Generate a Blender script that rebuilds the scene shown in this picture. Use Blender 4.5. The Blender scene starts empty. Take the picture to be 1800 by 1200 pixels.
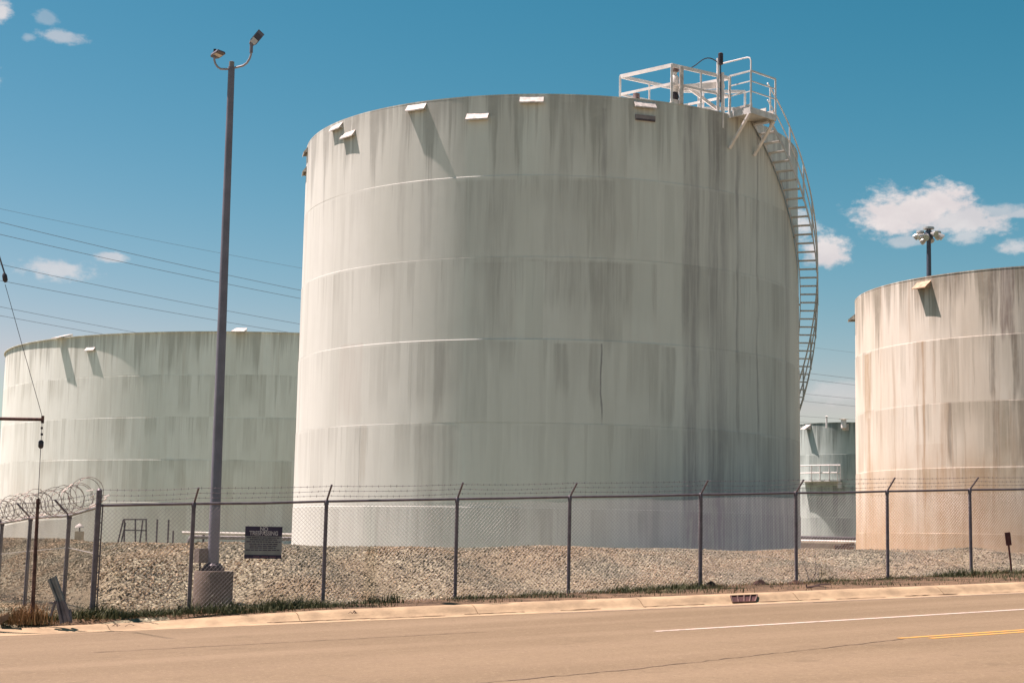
import bpy, math, random
import numpy as np
from mathutils import Vector, Matrix

random.seed(7)
rng = np.random.default_rng(7)
R = math.radians
scene = bpy.context.scene
col = scene.collection

# ------------------------------------------------------------------ camera
EYE = Vector((0.0, 0.0, 1.775))
PITCH, ROLL = 0.1244, 0.0186
F = 2753.8                                   # focal length in pixels of an 1800 px wide frame
_fw = Vector((0, math.cos(PITCH), math.sin(PITCH)))
_up = Vector((0, -math.sin(PITCH), math.cos(PITCH)))
_rt = Vector((1, 0, 0))
RT = _rt * math.cos(ROLL) + _up * math.sin(ROLL)
UP = _up * math.cos(ROLL) - _rt * math.sin(ROLL)
FW = _fw
cam = bpy.data.cameras.new("camera")
cam.sensor_width = 36.0
cam.sensor_fit = 'HORIZONTAL'
cam.lens = F / 1800 * 36
cam.clip_end = 8000
camo = bpy.data.objects.new("camera", cam)
col.objects.link(camo)
M = Matrix((RT, UP, -FW)).transposed().to_4x4()
M.translation = EYE
camo.matrix_world = M
scene.camera = camo

# ------------------------------------------------------------------ light
SUN_EL, SUN_AZ = R(64), R(108)               # azimuth: from straight behind the camera round to the left
TO_SUN = Vector((-math.sin(SUN_AZ) * math.cos(SUN_EL), -math.cos(SUN_AZ) * math.cos(SUN_EL), math.sin(SUN_EL)))
sun = bpy.data.lights.new("sun", 'SUN')
sun.energy = 4.4
sun.angle = R(0.53)
sun.color = (1.0, 0.79, 0.755)
suno = bpy.data.objects.new("sun", sun)
suno.rotation_euler = TO_SUN.to_track_quat('Z', 'Y').to_euler()
suno.location = (0, 0, 60)
col.objects.link(suno)

scene.view_settings.view_transform = 'Standard'
scene.view_settings.look = 'None'
scene.view_settings.gamma = 1
scene.view_settings.exposure = 1.35
scene.cycles.use_denoising = True
scene.cycles.max_bounces = 6
scene.cycles.diffuse_bounces = 3
scene.cycles.glossy_bounces = 3

world = bpy.data.worlds.new("World")
scene.world = world
world.use_nodes = True
SKY_STRENGTH = 0.055
SKY_CURVE = ((0.070, 2.8, 4.0), (0.472, 1.25, 5.2), (0.375, 1.30, 5.8))


class NT:
    """small helper to write node trees as expressions"""
    def __init__(s, tree):
        s.t = tree

    def n(s, typ, **kw):
        nd = s.t.nodes.new(typ)
        for k, v in kw.items():
            setattr(nd, k, v)
        return nd

    def put(s, sock, v):
        if isinstance(v, bpy.types.NodeSocket):
            s.t.links.new(v, sock)
        elif v is not None:
            if sock.type == 'RGBA' and len(v) == 3:
                v = (*v, 1)
            sock.default_value = v

    def m(s, op, a, b=None, c=None, clamp=False):
        nd = s.n('ShaderNodeMath', operation=op, use_clamp=clamp)
        s.put(nd.inputs[0], a)
        s.put(nd.inputs[1], b)
        s.put(nd.inputs[2], c)
        return nd.outputs[0]

    def vec(s, x, y, z=0.0):
        nd = s.n('ShaderNodeCombineXYZ')
        s.put(nd.inputs[0], x)
        s.put(nd.inputs[1], y)
        s.put(nd.inputs[2], z)
        return nd.outputs[0]

    def noise(s, v, scale, detail=4, rough=0.55, out=0):
        nd = s.n('ShaderNodeTexNoise')
        s.put(nd.inputs['Vector'], v)
        nd.inputs['Scale'].default_value = scale
        nd.inputs['Detail'].default_value = detail
        nd.inputs['Roughness'].default_value = rough
        return nd.outputs[out]

    def step(s, v, a, b):
        nd = s.n('ShaderNodeMapRange', interpolation_type='SMOOTHSTEP')
        s.put(nd.inputs['Value'], v)
        s.put(nd.inputs['From Min'], a)
        s.put(nd.inputs['From Max'], b)
        return nd.outputs[0]

    def mix(s, f, a, b, mode='MIX'):
        nd = s.n('ShaderNodeMix', data_type='RGBA', blend_type=mode)
        s.put(nd.inputs[0], f)
        s.put(nd.inputs[6], a)
        s.put(nd.inputs[7], b)
        return nd.outputs[2]

    def ramp(s, v, stops, interp='LINEAR'):
        nd = s.n('ShaderNodeValToRGB')
        cr = nd.color_ramp
        cr.interpolation = interp
        while len(cr.elements) < len(stops):
            cr.elements.new(0.5)
        for e, (p, c) in zip(cr.elements, stops):
            e.position = p
            e.color = (c, c, c, 1) if isinstance(c, (int, float)) else (*c, 1)
        s.put(nd.inputs[0], v)
        return nd.outputs[0]


def px_ray(x, y):
    return FW + RT * ((x - 900) / F) + UP * ((600 - y) / F)


def at(x, y, Y):
    d = px_ray(x, y)
    return EYE + d * (Y / d.y)


def sky_dir(x, y):
    d = px_ray(x, y).normalized()
    return math.atan2(d.x, d.y), math.asin(d.z)


def build_world():
    t = NT(world.node_tree)
    world.node_tree.nodes.clear()
    out = t.n('ShaderNodeOutputWorld')
    bg = t.n('ShaderNodeBackground')
    bg.inputs['Strength'].default_value = SKY_STRENGTH
    sky = t.n('ShaderNodeTexSky', sky_type='NISHITA')
    sky.sun_disc = False
    sky.sun_elevation = SUN_EL
    sky.sun_rotation = math.atan2(TO_SUN.x, TO_SUN.y)
    sky.air_density = 1.0
    sky.dust_density = 0.5
    sky.ozone_density = 1.6
    sc_ = t.n('ShaderNodeSeparateColor')
    t.put(sc_.inputs[0], sky.outputs[0])
    cc = t.n('ShaderNodeCombineColor')
    for i, (k, g, top) in enumerate(SKY_CURVE):   # film-like colour response of the sky, the same in every direction
        t.put(cc.inputs[i], t.m('MINIMUM', t.m('MULTIPLY', t.m('POWER', sc_.outputs[i], g), k), top))
    base = cc.outputs[0]
    # fair-weather clouds: patches of cloud at given bearings and heights over the whole sky
    tc = t.n('ShaderNodeTexCoord')
    sp = t.n('ShaderNodeSeparateXYZ')
    t.put(sp.inputs[0], tc.outputs['Generated'])
    az = t.m('ARCTAN2', sp.outputs[0], sp.outputs[1])
    el = t.m('ARCSINE', sp.outputs[2])
    v = t.vec(az, t.m('MULTIPLY', el, 1.7), 0.0)
    n1 = t.m('SUBTRACT', t.noise(v, 16, 6, 0.62), 0.5)
    v2 = t.vec(t.m('ADD', az, 7.3), t.m('MULTIPLY', el, 1.6), 3.1)
    n2 = t.m('SUBTRACT', t.noise(v2, 52, 6, 0.6), 0.5)
    n3 = t.m('SUBTRACT', t.noise(v2, 170, 5, 0.6), 0.5)
    wob = t.m('ADD', t.m('ADD', t.m('MULTIPLY', n1, 1.5), t.m('MULTIPLY', n2, 1.7)), t.m('MULTIPLY', n3, .9))
    clouds = [  # px x, y, half width, half height, density
        (1580, 372, 92, 44, 1.0), (1650, 352, 50, 34, 1.0), (1690, 392, 80, 30, .85), (1745, 372, 70, 12, .55),
        (1700, 415, 40, 16, .6), (1455, 436, 42, 30, .95), (1400, 395, 44, 34, .8), (1590, 424, 44, 12, .5),
        (1790, 434, 40, 15, .65), (1795, 375, 30, 9, .6), (100, 474, 66, 18, .62), (198, 452, 30, 9, .6), (2, 20, 24, 26, .8),
        (100, 64, 38, 12, .5), (82, 30, 22, 14, .25), (52, 66, 14, 7, .3), (1480, 690, 60, 20, .35), (1890, 330, 60, 30, .9),
        (-120, 120, 90, 50, 1.0), (-160, 430, 90, 30, .8),
    ]
    lst = []
    for (x, y, w, h, dn) in clouds:
        a, e = sky_dir(x, y)
        lst.append((a, e, w / F, h / F, dn))
    rr = random.Random(3)
    for i in range(16):                       # the rest of the sky, out of view
        a = 0.6 + i * (2 * math.pi - 1.2) / 16 + rr.uniform(-.1, .1)
        if a > math.pi:
            a -= 2 * math.pi
        lst.append((a, rr.uniform(.12, .5), rr.uniform(.04, .09), rr.uniform(.012, .025), rr.uniform(.6, 1)))
    tot = None
    for (a, e, w, h, dn) in lst:
        dx = t.m('MULTIPLY', t.m('SUBTRACT', az, a), 1 / w)
        dy = t.m('MULTIPLY', t.m('SUBTRACT', el, e), 1 / h)
        r2 = t.m('SQRT', t.m('ADD', t.m('MULTIPLY', dx, dx), t.m('MULTIPLY', dy, dy)))
        k = t.m('ADD', t.m('SUBTRACT', 1.0, r2), wob)
        c = t.m('MULTIPLY', t.step(k, -0.12, 0.65), dn)
        tot = c if tot is None else t.m('MAXIMUM', tot, c)
    shade = t.mix(t.step(n1, -.2, .2), (6.4, 5.9, 5.75), (5.2, 4.8, 4.85))
    final = t.mix(tot, base, shade)
    low = t.m('SUBTRACT', 1.0, t.step(el, .0, .085))      # pale haze just above the horizon, all round
    final = t.mix(low, final, (4.1, 4.45, 4.6))
    t.put(bg.inputs['Color'], final)
    world.node_tree.links.new(bg.outputs[0], out.inputs[0])


build_world()

# ------------------------------------------------------------------ helpers
MATS = {}


def new_mat(name, colour, rough=0.7, metal=0.0, var=0.12, scale=6.0, bump=0.0, spec=0.3):
    """plain painted / metal / earth surface with mottling"""
    if name in MATS:
        return MATS[name]
    mt = bpy.data.materials.new(name)
    mt.use_nodes = True
    t = NT(mt.node_tree)
    b = mt.node_tree.nodes['Principled BSDF']
    tc = t.n('ShaderNodeTexCoord')
    n = t.noise(tc.outputs['Object'], scale, 5, 0.6)
    hi = tuple(min(1, c * (1 + var)) for c in colour)
    lo = tuple(c * (1 - var * 1.6) for c in colour)
    t.put(b.inputs['Base Color'], t.mix(t.step(n, .3, .7), lo, hi))
    b.inputs['Roughness'].default_value = rough
    b.inputs['Metallic'].default_value = metal
    b.inputs['Specular IOR Level'].default_value = spec
    if bump:
        bp = t.n('ShaderNodeBump')
        bp.inputs['Strength'].default_value = bump
        bp.inputs['Distance'].default_value = 0.02
        t.put(bp.inputs['Height'], t.noise(tc.outputs['Object'], scale * 8, 3, 0.6))
        t.put(b.inputs['Normal'], bp.outputs[0])
    MATS[name] = mt
    return mt


class MB:
    def __init__(s):
        s.v, s.f = [], []

    def add(s, vs, fs):
        o = len(s.v)
        s.v += [tuple(p) for p in vs]
        s.f += [tuple(i + o for i in f) for f in fs]
        return s

    def box(s, c, size, mat=None):
        hx, hy, hz = size[0] / 2, size[1] / 2, size[2] / 2
        vs = [Vector((x, y, z)) for x in (-hx, hx) for y in (-hy, hy) for z in (-hz, hz)]
        if mat is not None:
            vs = [mat @ p for p in vs]
        c = Vector(c)
        return s.add([p + c for p in vs], [(0, 1, 3, 2), (4, 6, 7, 5), (0, 4, 5, 1), (2, 3, 7, 6), (0, 2, 6, 4), (1, 5, 7, 3)])

    def bar(s, a, b, w, h=None, up=(0, 0, 1)):
        """rectangular bar from a to b"""
        a, b = Vector(a), Vector(b)
        d = (b - a).normalized()
        u = Vector(up)
        if abs(d.dot(u)) > .98:
            u = Vector((1, 0, 0))
        sd = d.cross(u).normalized()
        u = sd.cross(d).normalized()
        h = h or w
        vs = []
        for p in (a, b):
            for i, j in ((-1, -1), (1, -1), (1, 1), (-1, 1)):
                vs.append(p + sd * (i * w / 2) + u * (j * h / 2))
        return s.add(vs, [(0, 1, 5, 4), (1, 2, 6, 5), (2, 3, 7, 6), (3, 0, 4, 7), (3, 2, 1, 0), (4, 5, 6, 7)])

    def tube(s, pts, r, n=8, cap=True):
        pts = [Vector(p) for p in pts]
        m = len(pts)
        rs = r if isinstance(r, (list, tuple)) else [r] * m
        base = len(s.v)
        ref = None
        for i, p in enumerate(pts):
            d = (pts[min(i + 1, m - 1)] - pts[max(i - 1, 0)])
            d = d.normalized() if d.length > 1e-9 else Vector((0, 0, 1))
            if ref is None:
                ref = Vector((0, 0, 1)) if abs(d.z) < .9 else Vector((1, 0, 0))
            sd = d.cross(ref).normalized()
            ref = sd.cross(d).normalized()
            for k in range(n):
                a = 2 * math.pi * k / n
                s.v.append(tuple(p + (sd * math.cos(a) + ref * math.sin(a)) * rs[i]))
        for i in range(m - 1):
            for k in range(n):
                a, b = base + i * n + k, base + i * n + (k + 1) % n
                s.f.append((a, b, b + n, a + n))
        if cap:
            s.f.append(tuple(base + k for k in range(n))[::-1])
            s.f.append(tuple(base + (m - 1) * n + k for k in range(n)))
        return s

    def build(s, name, mat, parent=None, smooth=False, loc=None):
        me = bpy.data.meshes.new(name)
        me.from_pydata(s.v, [], s.f)
        me.validate()
        me.update()
        if mat:
            me.materials.append(mat)
        if smooth:
            me.polygons.foreach_set('use_smooth', [True] * len(me.polygons))
            try:
                me.set_sharp_from_angle(angle=R(40))
            except Exception:
                pass
        o = bpy.data.objects.new(name, me)
        col.objects.link(o)
        if parent is not None:
            o.parent = parent
        if loc is not None:
            o.location = loc
        return o


def tag(o, label=None, cat=None, group=None, kind=None):
    if label:
        o['label'] = label
    if cat:
        o['category'] = cat
    if group:
        o['group'] = group
    if kind:
        o['kind'] = kind
    return o


def empty(name, loc=(0, 0, 0), rz=0.0):
    o = bpy.data.objects.new(name, None)
    o.empty_display_size = .2
    o.location = loc
    o.rotation_euler = (0, 0, rz)
    col.objects.link(o)
    return o


def arr_mesh(name, verts, faces, mat, parent=None, smooth=False):
    """fast mesh from numpy arrays (faces all same size)"""
    me = bpy.data.meshes.new(name)
    nv, nf, k = len(verts), len(faces), faces.shape[1]
    me.vertices.add(nv)
    me.vertices.foreach_set('co', np.ascontiguousarray(verts, dtype=np.float32).ravel())
    me.loops.add(nf * k)
    me.loops.foreach_set('vertex_index', np.ascontiguousarray(faces, dtype=np.int32).ravel())
    me.polygons.add(nf)
    me.polygons.foreach_set('loop_start', np.arange(0, nf * k, k, dtype=np.int32))
    me.polygons.foreach_set('use_smooth', np.full(nf, smooth))
    me.update(calc_edges=True)
    me.validate()
    me.materials.append(mat)
    o = bpy.data.objects.new(name, me)
    col.objects.link(o)
    if parent is not None:
        o.parent = parent
    return o


# ------------------------------------------------------------------ terrain
# road frame: u runs along the road (uphill to the right), v across it away from the camera
UX, UY = 0.905, 0.425
SLOPE = 0.0435
V_FENCE = 26.3
CORNER = (-6.86, 25.85)


def uv(X, Y):
    return UX * X + UY * Y, -UY * X + UX * Y


def xy(u, v):
    k = UX * UX + UY * UY
    return (UX * u - UY * v) / k, (UY * u + UX * v) / k


def road_z(u):
    return SLOPE * np.clip(u, -70, 75)


def curb_v(u):
    return 26.04 - 0.135 * np.clip(u, -12, 40)


def smin(a, b, k):
    h = np.clip(.5 + .5 * (b - a) / k, 0, 1)
    return b * (1 - h) + a * h - k * h * (1 - h)


def ss(x, a, b):
    t = np.clip((x - a) / (b - a), 0, 1)
    return t * t * (3 - 2 * t)


def bank_w(X, Y):
    """distance inside the fence corner"""
    u, v = uv(X, Y)
    w1 = v - V_FENCE
    w2 = (X - CORNER[0]) * .866 + (Y - CORNER[1]) * .5
    return smin(w1, np.where(w2 > 0, w2 * 1.6, w2), 1.2)


def terrain(X, Y):
    X, Y = np.asarray(X, float), np.asarray(Y, float)
    u, v = uv(X, Y)
    zr = road_z(u)
    verge = zr + .13
    side = zr + .13 - .05 * np.clip(-(u - 5), 0, 8)
    w = bank_w(X, Y)
    crest = 1.535 + .0065 * np.clip(X, -15, 20) + .03 * np.sin(X * .83 + .4) + .018 * np.sin(X * 1.9)
    inner = 1.02
    low = np.where(w > 0, verge, np.minimum(verge, side + .2))
    b = ss(w, 1.1, 5.9)
    h = low * (1 - b) + crest * b
    h = h * (1 - ss(w, 7.2, 10)) + inner * ss(w, 7.2, 10)
    # lumps in the dumped gravel
    near = ss(w, .8, 2.4) * (1 - ss(w, 4.0, 5.8))
    lump = .15 * np.sin(X * 1.13 + .7) * np.sin(Y * .9 + X * .37) + .09 * np.sin(X * 1.9 + Y * 1.1)
    def g(cx, cy, sx, sy):
        return np.exp(-((X - cx) / sx) ** 2 - ((Y - cy) / sy) ** 2)
    lump = lump + .55 * g(-7.7, 29.6, 1.1, 1.6) - .42 * g(-6.1, 29.2, .9, 1.6) + .2 * g(-4.2, 29.2, .9, 1.2) - .14 * g(-1.3, 29.6, 1.1, 1.0) \
        + .12 * g(.9, 29.6, 1.2, 1.0) - .10 * g(3.3, 31.0, 1.1, 1.0) + .08 * g(5.6, 31.6, 1.2, 1.0)
    h = h + lump * near
    # road bed lies lower than the kerb
    cv = curb_v(u)
    onroad = 1 - ss(v, cv + .30, cv + .52)
    h = h * (1 - onroad) + (zr - .05) * onroad
    far_road = v < cv + .3
    return np.where(far_road, zr - .05, h)


def tz(X, Y):
    return float(terrain(X, Y))


def grow(a, b, step, far):
    c = list(np.arange(a, b + 1e-6, step))
    s = step
    lo, hi = [], []
    x = a
    while x > -far:
        s *= 1.35
        x -= s
        lo.append(x)
    s = step
    x = b
    while x < far:
        s *= 1.35
        x += s
        hi.append(x)
    return np.array(lo[::-1] + c + hi)


# ---- surface materials
def gravel_mat():
    mt = bpy.data.materials.new('gravel_ground')
    mt.use_nodes = True
    t = NT(mt.node_tree)
    b = mt.node_tree.nodes['Principled BSDF']
    tc = t.n('ShaderNodeTexCoord')
    vo = t.n('ShaderNodeTexVoronoi')
    t.put(vo.inputs['Vector'], tc.outputs['Object'])
    vo.inputs['Scale'].default_value = 17
    sp = t.n('ShaderNodeSeparateColor')
    t.put(sp.inputs[0], vo.outputs['Color'])
    stone = t.ramp(sp.outputs[0], [(0, (0.116, 0.108, 0.075)), (.5, (0.197, 0.179, 0.115)), (.85, (0.269, 0.244, 0.158)), (1, (0.375, 0.357, 0.249))])
    n = t.noise(tc.outputs['Object'], .35, 4)
    colr = t.mix(t.step(n, .42, .62), stone, t.mix(.6, stone, (0.178, 0.140, 0.083)))
    t.put(b.inputs['Base Color'], colr)
    b.inputs['Roughness'].default_value = .9
    b.inputs['Specular IOR Level'].default_value = .2
    bp = t.n('ShaderNodeBump')
    bp.inputs['Strength'].default_value = .8
    bp.inputs['Distance'].default_value = .05
    t.put(bp.inputs['Height'], t.m('SUBTRACT', 1.0, vo.outputs['Distance']))
    t.put(b.inputs['Normal'], bp.outputs[0])
    return mt


def stone_mat():
    mt = bpy.data.materials.new('gravel_stone')
    mt.use_nodes = True
    t = NT(mt.node_tree)
    b = mt.node_tree.nodes['Principled BSDF']
    ge = t.n('ShaderNodeNewGeometry')
    tc = t.n('ShaderNodeTexCoord')
    stone = t.ramp(ge.outputs['Random Per Island'], [(0, (0.148, 0.136, 0.098)), (.35, (0.209, 0.190, 0.138)), (.7, (0.264, 0.238, 0.172)), (.93, (0.328, 0.296, 0.219)), (1, (0.477, 0.445, 0.348))])
    n = t.noise(tc.outputs['Object'], .55, 4)
    warm = t.mix(1.0, stone, (1.12, .95, .78), 'MULTIPLY')
    cool = t.mix(1.0, stone, (.84, .87, .81), 'MULTIPLY')
    t.put(b.inputs['Base Color'], t.mix(t.step(n, .38, .62), warm, cool))
    b.inputs['Roughness'].default_value = .85
    b.inputs['Specular IOR Level'].default_value = .25
    return mt


def road_mat():
    mt = bpy.data.materials.new('worn_asphalt')
    mt.use_nodes = True
    t = NT(mt.node_tree)
    b = mt.node_tree.nodes['Principled BSDF']
    tc = t.n('ShaderNodeTexCoord')
    ob = tc.outputs['Object']
    sp = t.n('ShaderNodeSeparateXYZ')
    t.put(sp.inputs[0], ob)
    u = t.m('ADD', t.m('MULTIPLY', sp.outputs[0], UX), t.m('MULTIPLY', sp.outputs[1], UY))
    v = t.m('ADD', t.m('MULTIPLY', sp.outputs[0], -UY), t.m('MULTIPLY', sp.outputs[1], UX))
    lane = t.vec(t.m('MULTIPLY', u, .06), v, 0)
    n_l = t.noise(lane, .55, 4)
    c = t.mix(t.step(n_l, .35, .65), (0.158, 0.118, 0.068), (0.198, 0.150, 0.090))
    c = t.mix(t.m('MULTIPLY', t.step(t.noise(ob, .22, 5), .45, .65), .5), c, (0.147, 0.110, 0.062))
    c = t.mix(t.m('MULTIPLY', t.step(t.noise(ob, 7.5, 9, .85), .40, .60), .30), c, (0.128, 0.092, 0.058))
    trk = t.m('SINE', t.m('MULTIPLY', v, 3.6))
    c = t.mix(t.m('MULTIPLY', t.step(t.m('ADD', trk, t.m('MULTIPLY', n_l, 1.2)), .6, 1.6), .09), c, (0.269, 0.202, 0.132))
    agg = t.noise(ob, 20, 6, .8)
    c = t.mix(t.m('MULTIPLY', t.step(agg, .52, .66), .75), c, (0.260, 0.208, 0.124))
    c = t.mix(t.m('MULTIPLY', t.step(t.noise(ob, 26, 5, .75), .56, .68), .6), c, (0.071, 0.055, 0.032))
    c = t.mix(t.m('MULTIPLY', t.step(t.noise(ob, 1.6, 6, .7), .56, .70), .28), c, (0.086, 0.067, 0.040))
    t.put(b.inputs['Base Color'], c)
    b.inputs['Roughness'].default_value = .88
    b.inputs['Specular IOR Level'].default_value = .25
    bp = t.n('ShaderNodeBump')
    bp.inputs['Strength'].default_value = .5
    bp.inputs['Distance'].default_value = .01
    t.put(bp.inputs['Height'], agg)
    t.put(b.inputs['Normal'], bp.outputs[0])
    return mt


def paint_mat(name, colour):
    mt = bpy.data.materials.new(name)
    mt.use_nodes = True
    t = NT(mt.node_tree)
    b = mt.node_tree.nodes['Principled BSDF']
    tc = t.n('ShaderNodeTexCoord')
    n = t.noise(tc.outputs['Object'], 9, 6, .7)
    t.put(b.inputs['Base Color'], t.mix(t.step(n, .5, .72), colour, (.20, .145, .10)))
    b.inputs['Roughness'].default_value = .8
    return mt


GRAVEL = gravel_mat()
STONE = stone_mat()
ROAD = road_mat()
CONCRETE = new_mat('kerb_concrete', (0.346, 0.260, 0.156), .9, var=.16, scale=2.5, bump=.3)
SOIL = new_mat('dry_soil', (0.120, 0.079, 0.045), .95, var=.3, scale=3, bump=.6)

# ground: one sheet to the horizon
gu = grow(-14, 34, .3, 3500)
gv = grow(18, 42, .3, 3500)
UU, VV = np.meshgrid(gu, gv, indexing='ij')
XX, YY = xy(UU, VV)
ZZ = terrain(XX, YY)
verts = np.stack([XX, YY, ZZ], -1).reshape(-1, 3)
nu, nv = len(gu), len(gv)
ii, jj = np.meshgrid(np.arange(nu - 1), np.arange(nv - 1), indexing='ij')
a = (ii * nv + jj).ravel()
faces = np.stack([a, a + nv, a + nv + 1, a + 1], -1)
ground = arr_mesh('ground', verts, faces, GRAVEL, smooth=True)
tag(ground, 'grey tan gravel ground and bank inside the fence', kind='structure')

# verge of dry soil between kerb and fence
vu = np.arange(-14, 34.01, .4)
rows = []
for k in range(8):
    s = k / 7
    vv_ = (curb_v(vu) + .47) * (1 - s) + (V_FENCE + .32 + .12 * np.sin(vu * 1.9) + .08 * np.sin(vu * 4.3)) * s
    X, Y = xy(vu, vv_)
    ktop = road_z(vu) + .003 + .145 * (.42 + .58 * ss(vu, 4.5, 9))
    zz_ = np.maximum(terrain(X, Y), ktop) + .012 + (.015 * np.sin(vu * 3 + k) if 0 < k < 7 else 0)
    if k == 0:
        zz_ = ktop - .02
    rows.append(np.stack([X, Y, zz_], -1))
P = np.stack(rows, 1)
n0, n1 = P.shape[:2]
ii, jj = np.meshgrid(np.arange(n0 - 1), np.arange(n1 - 1), indexing='ij')
a = (ii * n1 + jj).ravel()
verge = arr_mesh('verge', P.reshape(-1, 3), np.stack([a, a + n1, a + n1 + 1, a + 1], -1), SOIL, smooth=True)
tag(verge, 'strip of dry bare soil between kerb and fence', kind='structure')

# road sheet
ru = np.concatenate([np.arange(-70, -12, 4), np.arange(-12, 40, 1.0), np.arange(40, 75, 3)])
rows = []
for s in np.linspace(0, 1, 9):
    v_ = -9 * (1 - s) + (curb_v(ru) - .44) * s
    X, Y = xy(ru, v_)
    rows.append(np.stack([X, Y, road_z(ru)], -1))
P = np.stack(rows, 1)
n0, n1 = P.shape[:2]
ii, jj = np.meshgrid(np.arange(n0 - 1), np.arange(n1 - 1), indexing='ij')
a = (ii * n1 + jj).ravel()
road = arr_mesh('road', P.reshape(-1, 3), np.stack([a, a + n1, a + n1 + 1, a + 1], -1), ROAD, smooth=True)
tag(road, 'sunlit worn tan asphalt road', kind='structure')


def road_strip(name, u0, u1, v0, v1, w, mat, label, ragged=0.0, lift=.004, step=.5):
    """painted line or crack laid on the road from (u0,v0) to (u1,v1)"""
    n = max(2, int((u1 - u0) / step))
    mb = MB()
    vs = []
    for i in range(n + 1):
        s = i / n
        u_ = u0 + (u1 - u0) * s
        vc = v0 + (v1 - v0) * s + (random.uniform(-1, 1) * ragged)
        ww = w * (1 if not ragged else random.uniform(.4, 1.3))
        for sg in (-1, 1):
            X, Y = xy(u_, vc + sg * ww / 2)
            vs.append((X, Y, float(road_z(u_)) + lift))
    mb.add(vs, [(2 * i, 2 * i + 2, 2 * i + 3, 2 * i + 1) for i in range(n)])
    o = mb.build(name, mat)
    tag(o, label, kind='structure')
    return o


WHITE_PAINT = paint_mat('white_road_paint', (0.496, 0.424, 0.352))
YELLOW_PAINT = paint_mat('yellow_road_paint', (0.496, 0.272, 0.048))
FADED_PAINT = paint_mat('faded_road_paint', (0.345, 0.270, 0.195))
TAR = new_mat('crack_filler', (.135, .098, .066), .9, var=.3, scale=5)
road_strip('lane_line', 11.45, 60, 19.45, 19.0, .13, WHITE_PAINT, 'white lane line painted on the road')
road_strip('centre_line', 13.3, 60, 16.42, 16.42, .11, YELLOW_PAINT, 'upper yellow centre line on the road')
road_strip('centre_line', 13.6, 60, 16.17, 16.17, .11, YELLOW_PAINT, 'lower yellow centre line on the road')
for k in range(6):
    u0 = 12 + k * 8
    road_strip('edge_line', u0, u0 + 7.999, float(curb_v(u0)) - .54, float(curb_v(u0 + 8)) - .54, .08, FADED_PAINT, 'faded white edge line along the gutter', lift=.005)
road_strip('road_crack', 8.6, 13.3, 15.15, 16.3, .035, TAR, 'dark sealed crack wandering across the road', ragged=.035, step=.12)
road_strip('road_crack', 3.0, 8.6, 14.4, 15.15, .04, TAR, 'thin crack continuing across the road', ragged=.03, step=.12)
road_strip('road_crack', 4.0, 9.5, 21.3, 21.0, .03, TAR, 'thin crack along the near lane', ragged=.03, step=.12)

GUTTER = new_mat('gutter_dirt', (.13, .085, .05), .95, var=.35, scale=4)
for k in range(9):
    u0 = 7.2 + k * 1.7 + random.uniform(-.3, .3)
    u1 = u0 + random.uniform(.7, 1.9)
    dv = random.uniform(-.06, .02)
    road_strip('gutter_dirt', u0, u1, float(curb_v(u0)) + dv, float(curb_v(u1)) + dv, .06, GUTTER, 'thin line of brown dirt in the gutter', ragged=.02, lift=.013, step=.1)

# kerb: cast sections with joints; the section with the storm drain has its own inlet
kerb = empty('kerb', (0, 0, 0))
tag(kerb, 'rounded tan concrete kerb along the far side of the road', kind='structure')
PROFILE = [(-.44, .000), (-.06, -.004), (.02, .006), (.09, .05), (.15, .098), (.21, .128), (.29, .142), (.47, .145), (.47, -.1)]
KU = list(np.arange(-40, 60, 3.0))


def kerb_section(u0, u1):
    us = np.linspace(u0 + .008, u1 - .008, 5)
    mb = MB()
    vs = []
    for u_ in us:
        f = .42 + .58 * float(ss(u_, 4.5, 9))
        for (dv, dz) in PROFILE:
            X, Y = xy(float(u_), float(curb_v(u_)) + dv)
            vs.append((X, Y, float(road_z(u_)) + dz * (f if dz > .02 else 1) + .003))
    n = len(PROFILE)
    fs = []
    for i in range(len(us) - 1):
        for k in range(n - 1):
            a_ = i * n + k
            fs.append((a_, a_ + n, a_ + n + 1, a_ + 1))
    fs += [tuple(range(n)), tuple(range((len(us) - 1) * n, len(us) * n))[::-1]]
    mb.add(vs, fs)
    mb.build('kerb_section', CONCRETE, kerb, smooth=True)


for u0 in KU:
    kerb_section(u0, u0 + 3.0)

# ------------------------------------------------------------------ gravel stones on the bank (uncountable)
N = 760000
px_ = rng.uniform(-26, 17, N)
py_ = rng.uniform(24.5, 70, N)
w = bank_w(px_, py_)
depth = py_
sx = 900 + F * px_ / py_
fade = np.clip((w + .05) / .5, 0, 1)
u__, v__ = uv(px_, py_)
outl = (px_ < -7) & (w < .3) & (w > -5) & (v__ > V_FENCE - .3)
fade = np.where(outl, 1.0, fade)
keep = ((w > -.05) | outl) & (w < 8.2) & (sx > -180) & (sx < 1980) & (rng.uniform(0, 1, N) < fade * np.clip(1.5 - (py_ - 34) / 30, .5, 1)) & ((py_ < 42) | (px_ < -.2 * py_))
px_, py_ = px_[keep], py_[keep]
n = len(px_)
pz_ = terrain(px_, py_)
base = np.array([[-1, -1, -1], [1, -1, -1], [1, 1, -1], [-1, 1, -1], [-.75, -.75, 1], [.75, -.75, 1], [.75, .75, 1], [-.75, .75, 1]], float)
V = base[None] + rng.uniform(-.42, .42, (n, 8, 3))
size = .0085 + .012 * rng.uniform(0, 1, n) ** 2.2
size = size * rng.uniform(.85, 1.35, n)
V = V * size[:, None, None] * np.stack([rng.uniform(.8, 1.6, n), rng.uniform(.7, 1.2, n), rng.uniform(.32, .68, n)], -1)[:, None, :]
q = rng.normal(size=(n, 4))
q[:, 1:3] *= .35
q /= np.linalg.norm(q, axis=1)[:, None]
W_, X_, Y_, Z_ = q.T
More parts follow.
